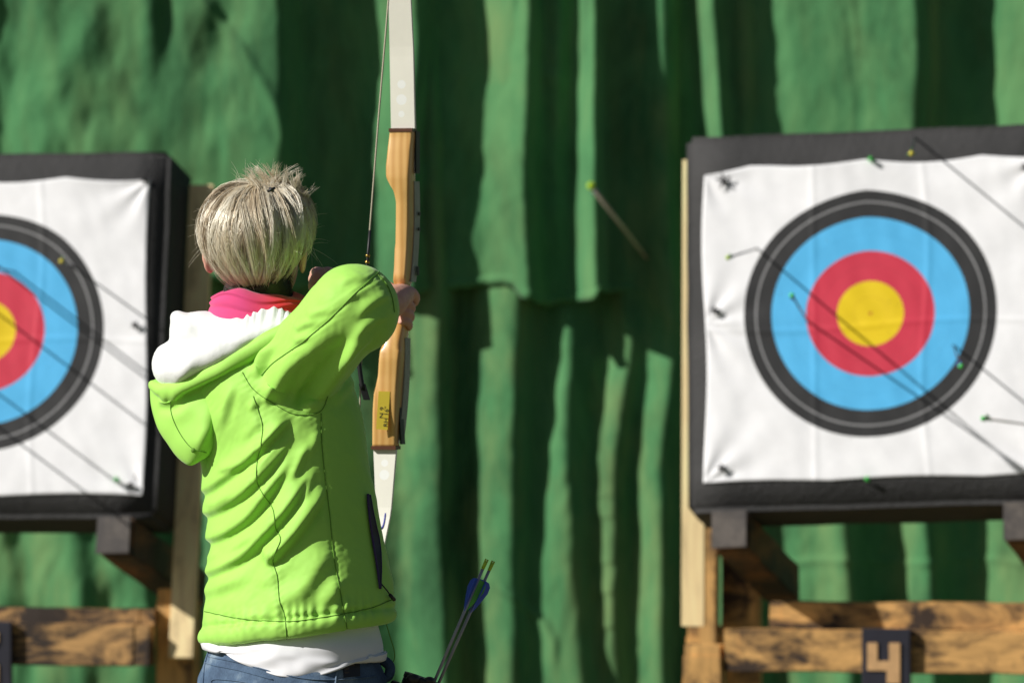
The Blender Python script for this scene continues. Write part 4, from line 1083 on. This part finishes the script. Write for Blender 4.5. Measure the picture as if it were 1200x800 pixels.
bd.loft([torso_ring(a, b, y, yc, 1.4, 32, 0, .95) for y, a, b, yc in ((960, 248, 448, 0), (880, 246, 446, 0), (780, 262, 420, 0), (700, 278, 424, 0), (620, 280, 410, 0), (540, 276, 396, .01), (470, 256, 380, .02), (430, 250, 370, .03), (405, 270, 345, .04))])
bd.tube(smooth_poly([P(330, 440, 9.97), P(378, 399, 9.86), P(414, 362, 9.80)], 14), np.linspace(.055, .044, 14), 18)
bd.tube(smooth_poly([P(414, 362, 9.80), P(408, 350, 9.93), P(392, 344, 10.06), P(385, 338, 10.10)], 14), np.linspace(.044, .025, 14), 18)
bd.tube(smooth_poly([P(238, 425, 10.10), P(300, 408, 10.22), P(380, 385, 10.38), P(450, 358, 10.545)], 20), np.linspace(.056, .026, 20), 18)
for top, kn, an in (((292, 920), (278, 1120), (270, 1310)), ((400, 920), (408, 1120), (414, 1310))):
    dd = -.02 if top[0] > 300 else .05
    bd.tube([P(top[0], 880, 10 + dd), P(top[0], 950, 10 + dd), P(kn[0], kn[1], 10 + dd), P(an[0], an[1], 10 + dd)], [.075, .075, .05, .036], 20)
# draw hand: palm, four curled fingers and thumb close to the cheek
def PD(px, py, d): return P(px, py, d)
bd.tube(smooth_poly([PD(390, 341, 10.08), PD(382, 333, 10.10), PD(376, 326, 10.115)], 8), [.023, .026, .030, .031, .031, .030, .026, .020], 16)
for k, (a, b, c, d) in enumerate([((380, 320), (371, 318), (367.5, 322), (370, 327)), ((378, 325), (369, 323.5), (366, 328), (369, 332)), ((378, 331), (369, 330), (367, 334), (370, 337)), ((380, 336), (373, 336.5), (371, 340), (374, 342))]):
    bd.tube(smooth_poly([PD(*a, 10.11), PD(*b, 10.145), PD(*c, 10.175 - .004 * k), PD(*d, 10.155)], 12), np.linspace(.0092, .0070, 12), 12)
bd.tube(smooth_poly([PD(382, 329, 10.10), PD(374, 321, 10.095), PD(369, 318.5, 10.12)], 10), np.linspace(.0115, .0075, 10), 12)
# bow hand: heel behind the grip, fingers wrapped to the right, thumb across
def PG(px, py, d=0.): return P(px, py, GD + d)
bd.tube(smooth_poly([PG(449, 358, -.075), PG(458, 354, -.045), PG(468, 347, -.018), PG(476, 344, .006)], 10), [.026, .028, .030, .030, .028, .026, .023, .021, .019, .017], 16)
bd.ell(PG(475, 347, .010), (.015, .020, .017), 16, 12)
bd.tube(smooth_poly([PG(474, 340, -.004), PG(482.5, 342.5, .010), PG(487, 349, .034), PG(485, 355.5, .058)], 12), np.linspace(.0108, .0078, 12), 12)   # index
for k, (y, x) in enumerate(((360, 482.5), (370.5, 481.5), (380.5, 479.5))):
    bd.tube(smooth_poly([PG(470 - k, y - 6, -.004), PG(x - 2, y - 3, .010), PG(x, y + 2, .030), PG(x - 4, y + 4, .062), PG(x - 14, y + 2, .066)], 14), np.linspace(.0082, .0068 - .0003 * k, 14), 12)
bd.tube(smooth_poly([PG(462, 348, -.03), PG(456, 338, -.012), PG(455, 336, .02), PG(462, 338, .05)], 10), np.linspace(.0125, .0085, 10), 12)
BV, BFc = remesh_arrays(bd.V, bd.F, .0025, 2)
body = to_local(mesh_obj('body', BV, BFc, M['skin'], person))
for sg in (-1, 1):
    e = MB(); e.ell(hv(sg * .030, .080, -.003), (.0115, .0115, .0115), 16, 12); eo = e.build('eye', M['eye'], person)
    MB().ell(hv(sg * .030, .0885, -.003), (.0055, .004, .0055), 12, 8).build('iris', M['hair_dark'], eo)
    MB().tube([hv(sg * .015, .088, .020), hv(sg * .030, .092, .025), hv(sg * .046, .080, .021)], [.002, .003, .0015], 8).build('eyebrow', M['hair_dark'], person)

# ------------------------------------------------------------------ hair
def hair():
    HCn = P(303, 277, 10.0)                      # centre of the hair volume
    def R(az, po):
        """outer hair surface radius; az measured from the viewer's side (0 = towards camera, + = right), po from the top"""
        # ellipsoid radii
        dx, dy, dz = math.sin(po) * math.sin(az), -math.sin(po) * math.cos(az), math.cos(po)
        rx, ry, rz = .0930, .110, .100 if dz > 0 else .118
        r = 1 / math.sqrt((dx / rx) ** 2 + (dy / ry) ** 2 + (dz / rz) ** 2)
        if dz < 0:                                # narrows to the nape
            r *= 1 - .22 * (dz ** 2)
        return r, Vector((dx, dy, dz))
    def end_polar(az):
        """polar angle at which the long layer ends, by azimuth"""
        a = math.degrees(az)
        a = (a + 180) % 360 - 180
        return math.radians(np.interp(a, [-180, -120, -95, -75, -55, -30, 0, 14, 26, 40, 54, 66, 80, 100, 130, 180], [62, 78, 104, 126, 150, 165, 168, 166, 156, 126, 110, 97, 85, 78, 70, 62]))
    clumps = []
    wh = Vector((math.sin(.12), -.25, 1)).normalized()
    V = []; F = []; T = []
    def strand(pts, w0, tone):
        b = len(V); n = len(pts); side = None
        for i, p in enumerate(pts):
            t = (pts[min(i + 1, n - 1)] - pts[max(i - 1, 0)]).normalized()
            a = t.orthogonal().normalized() if side is None else (side - t * side.dot(t)).normalized(); side = a; c = t.cross(a)
            w = w0 * (1 - .75 * (i / (n - 1)) ** 2)
            for k in range(3):
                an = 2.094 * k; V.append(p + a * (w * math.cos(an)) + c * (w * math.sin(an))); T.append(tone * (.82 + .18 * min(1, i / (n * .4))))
        for i in range(n - 1):
            for k in range(3):
                k2 = (k + 1) % 3; F.append((b + i * 3 + k, b + i * 3 + k2, b + (i + 1) * 3 + k2, b + (i + 1) * 3 + k))
    rnd = random.Random(5)
    def lock(az0, po0, pend, layer, NS, spread, wav, wf, wp, drift, tone_c, thick):
        for si in range(NS):
            q = rnd.gauss(0, 1); o_az = q * spread; o_po = rnd.gauss(0, .05); dr = rnd.gauss(0, .0014)
            pts = []; nseg = 10; le = pend + rnd.gauss(0, .035) - .03 * q * q
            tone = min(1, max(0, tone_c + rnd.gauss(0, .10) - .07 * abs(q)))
            stray = rnd.random() < .03
            for i in range(nseg + 1):
                t = i / nseg; po = po0 + o_po + (le - po0) * t
                cl = (.55 + .45 * math.sin(min(1, t * 1.6) * math.pi / 2)) * (1 - .80 * max(0, t - .45) / .55)
                az = az0 + o_az * cl / max(.38, math.sin(min(po, 2.3))) + drift * t + wav * math.sin(wf * t * 3 + wp) * t
                if po > math.pi * .5: az *= 1 - .10 * (po - math.pi / 2)
                r, d = R(az, po)
                lift = math.sin(min(1, t * 1.7) * math.pi / 2)
                off = -.016 + .026 * lift * (.10 + .90 * layer) + dr * (.3 + t) + thick * (1 - min(1, (q * .6) ** 2)) * lift * (1 - .6 * t)
                off -= .013 * max(0, t - .7) / .3 * (1 - .55 * layer)
                if stray: off += .010 * t * t
                pts.append(HCn + d * (r + off))
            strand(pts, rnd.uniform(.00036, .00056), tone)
    for ci in range(430):
        az0 = rnd.uniform(-math.pi, math.pi) if ci % 3 == 0 else rnd.uniform(-1.75, 1.75)
        po0 = math.radians(rnd.choice([rnd.uniform(3, 26), rnd.uniform(3, 26), rnd.uniform(20, 60), rnd.uniform(45, 92)]))
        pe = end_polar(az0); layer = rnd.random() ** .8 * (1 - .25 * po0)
        if po0 > pe - .5: po0 = max(.1, pe - rnd.uniform(.6, 1.0))
        pend = pe - (rnd.uniform(0, .10) if rnd.random() < .45 else rnd.uniform(.10, .55) * (.5 + .5 * layer))
        pend = max(pend, po0 + .45)
        tone_c = min(1, max(0, rnd.gauss(.30, .15) + .68 * layer)) if rnd.random() < .86 else rnd.uniform(.0, .25)  # inner locks coloured darker: shade between locks put into the tone
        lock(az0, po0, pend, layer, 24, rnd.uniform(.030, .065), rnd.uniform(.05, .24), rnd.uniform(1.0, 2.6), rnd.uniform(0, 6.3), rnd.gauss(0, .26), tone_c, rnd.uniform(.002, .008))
    # tousled tufts standing up at the crown
    for (px, py, lx, ly, ncl, ln_) in ((306, 217, -.45, 1.0, 6, .034), (313, 212, -.15, 1.0, 9, .044), (322, 214, .25, 1.0, 5, .030), (342, 221, .15, 1.0, 9, .042), (350, 227, .22, 1.0, 9, .034), (294, 222, -.8, .7, 4, .018), (332, 224, -.2, .7, 4, .018), (357, 243, .5, .8, 5, .020), (346, 240, .6, .2, 4, .03)):
        for c_ in range(ncl):
            cp = (px + rnd.gauss(0, 5), py + rnd.gauss(0, 3)); cd = rnd.gauss(0, .015); dd = Vector((lx + rnd.gauss(0, .35), rnd.gauss(-.15, .4), ly + rnd.gauss(0, .22))).normalized(); bend = Vector((rnd.gauss(lx * .3, .25), rnd.gauss(-.1, .3), -.4)); l0 = ln_ * rnd.uniform(.65, 1.3); tc = rnd.gauss(.66, .14)
            for k in range(16):
                p0 = P(cp[0] + rnd.gauss(0, 2.2), cp[1] + rnd.gauss(0, 1.4) + 4, 9.975 + cd + rnd.gauss(0, .004)); l = l0 * rnd.uniform(.7, 1.1)
                d = (dd + Vector((rnd.gauss(0, .10), rnd.gauss(0, .10), rnd.gauss(0, .06)))).normalized()
                tipc = P(cp[0], cp[1] + 4, 9.975 + cd)
                pts = [p0 + (tipc - p0) * (.6 * t) + d * (l * t) + bend * (l * .55 * t * t) for t in np.linspace(0, 1, 8)]
                strand(pts, rnd.uniform(.00034, .00052), min(1, max(0, tc + rnd.gauss(0, .08))))
    # flyaways all round the outline
    for k in range(200):
        az = rnd.uniform(-1.9, 1.9); po = rnd.uniform(.15, 1.9); r, d = R(az, po); p0 = HCn + d * (r - .004)
        tg = Vector((rnd.gauss(0, 1), rnd.gauss(0, .5), rnd.gauss(.2, 1))).normalized(); l = rnd.uniform(.015, .045)
        pts = [p0 + (tg * .75 + d * .5) * (l * t) + Vector((0, 0, -.3)) * (l * t * t) for t in np.linspace(0, 1, 7)]
        strand(pts, .00024, rnd.uniform(.5, 1))
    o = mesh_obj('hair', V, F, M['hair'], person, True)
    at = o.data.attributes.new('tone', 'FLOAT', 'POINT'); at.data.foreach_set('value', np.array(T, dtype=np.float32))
    to_local(o)
    # scalp cap in root colour below the long layer, clipped above the undercut
    m = MB(); nu, nv = 60, 26; rows = []
    for j in range(nv + 1):
        rw = []
        for i in range(nu):
            az = -math.pi + 2 * math.pi * i / nu; po = .02 + (end_polar(az) - .10) * j / nv; r, d = R(az, po)
            rw.append(HCn + d * (r - .0125))
        rows.append(rw)
    m.loft(rows, cap=False); m.build('hair_roots', M['scalp'], o)
    # shaved dark undercut: short stubble on the skull behind the right ear and at the nape
    V.clear(); F.clear(); T.clear()
    m = MB()
    sk = BVHTree.FromPolygons([Vector(v) for v in BV], BFc)
    def inside(pw, lx, q):
        return 262 < q[1] < 356 and not (lx.y > .012 or (abs(lx.x) > .074 and lx.y > -.025 and lx.z < .02))
    inv = HMt.inverted(); bn = normals_of(BV, BFc); qv_ = to_px(BV); ok = np.zeros(len(BV), bool)
    near = np.where(np.abs(BV - np.array(HC)).max(1) < .16)[0]
    for i in near: ok[i] = inside(None, inv @ (Vector(BV[i]) - HC), qv_[i])
    fs = [f for f in BFc if all(ok[v] for v in f)]; used = sorted({v for f in fs for v in f}); mp = {v: i for i, v in enumerate(used)}
    cap = mesh_obj('undercut_hair', [Vector(BV[v] + bn[v] * .0016) for v in used], [tuple(mp[v] for v in f) for f in fs], M['hair_dark'], o); to_local(cap)
    cnt = 0
    while cnt < 5200:
        az = rnd.uniform(-1.75, 1.75); po = rnd.uniform(1.15, 2.62)
        d = Vector((math.sin(po) * math.sin(az), -math.sin(po) * math.cos(az), math.cos(po)))
        h = sk.ray_cast(HC + d * .3, -d)
        if h[0] is None: cnt += 1; continue
        q = to_px(np.array([h[0]]))[0]
        cnt += 1
        if q[1] > 352 or q[1] < 262: continue
        rel = h[0] - HC; lx = (HMt.inverted() @ rel)
        if lx.y > .012 or (abs(lx.x) > .074 and lx.y > -.025 and lx.z < .02): continue   # keep clear of ear and cheek
        dn = Vector((0, 0, -1)); tg = (h[1] * .55 + dn * .8 + Vector((rnd.gauss(0, .15), 0, 0))).normalized(); l = rnd.uniform(.007, .013)
        strand([h[0] - h[1] * .001, h[0] + tg * l * .5, h[0] + tg * l - h[1] * .001], .00055, 0)
    u_ = mesh_obj('stubble', V, F, M['hair_dark'], cap, True); to_local(u_)
    # small dark clip in the crown
    c = P(318, 223, 9.90); k = MB()
    k.tube([c + Vector((-.006, 0, -.002)), c + Vector((0, -.002, .001)), c + Vector((.006, .001, .004))], [.002, .0032, .002], 8)
    k.tube([c + Vector((-.004, -.001, .004)), c + Vector((.001, -.002, .002)), c + Vector((.004, .0, -.003))], [.0015, .0025, .0015], 8)
    k.build('hair_clip', M['black'], o)
hair()

# ------------------------------------------------------------------ quiver with two arrows
qv = thing('quiver', 'black leather hip quiver beside the jeans holding two blue vaned arrows', 'quiver', P(494, 803, 9.97))
qa = P(494, 796, 9.97); qb = P(455, 905, 9.97)
axis = (qa - qb).normalized()
m = MB(); m.tube([qb, qb + axis * .02, qa - axis * .03, qa - axis * .008, qa], [.018, .022, .030, .031, .030], 28, True); m.build('pouch', M['leather'], qv)
m = MB(); m.tube([qa - axis * .004, qa + axis * .004], [.0315, .0315], 28); m.build('rim', M['black'], qv)
m = MB(); m.ell(P(484, 795, 9.94), (.012, .012, .009), 16, 10); m.ell(P(503, 797, 9.95), (.010, .012, .007), 16, 10); m.build('rim_padding', M['leather'], qv)
MB().tube([P(460, 800, 10.0), P(476, 806, 9.98), P(488, 812, 9.96)], .006, 10).build('belt_clip', M['black'], qv)
arrow('arrow', 'left arrow in the hip quiver, green cock vane facing the viewer', P(508.5, 799, 9.97), P(569.5, 657.5, 9.99), M['shaft_grey'], M['nock_lime'], [M['vane_green'], M['vane_blue'], M['vane_blue']], rot=math.radians(180), vsize=(.060, .0155))
arrow('arrow', 'right arrow in the hip quiver, broad blue vane', P(514, 800, 9.98), P(577, 659.5, 10.0), M['shaft_grey'], M['nock_lime'], [M['vane_blue']], rot=math.radians(90), vsize=(.060, .0165))
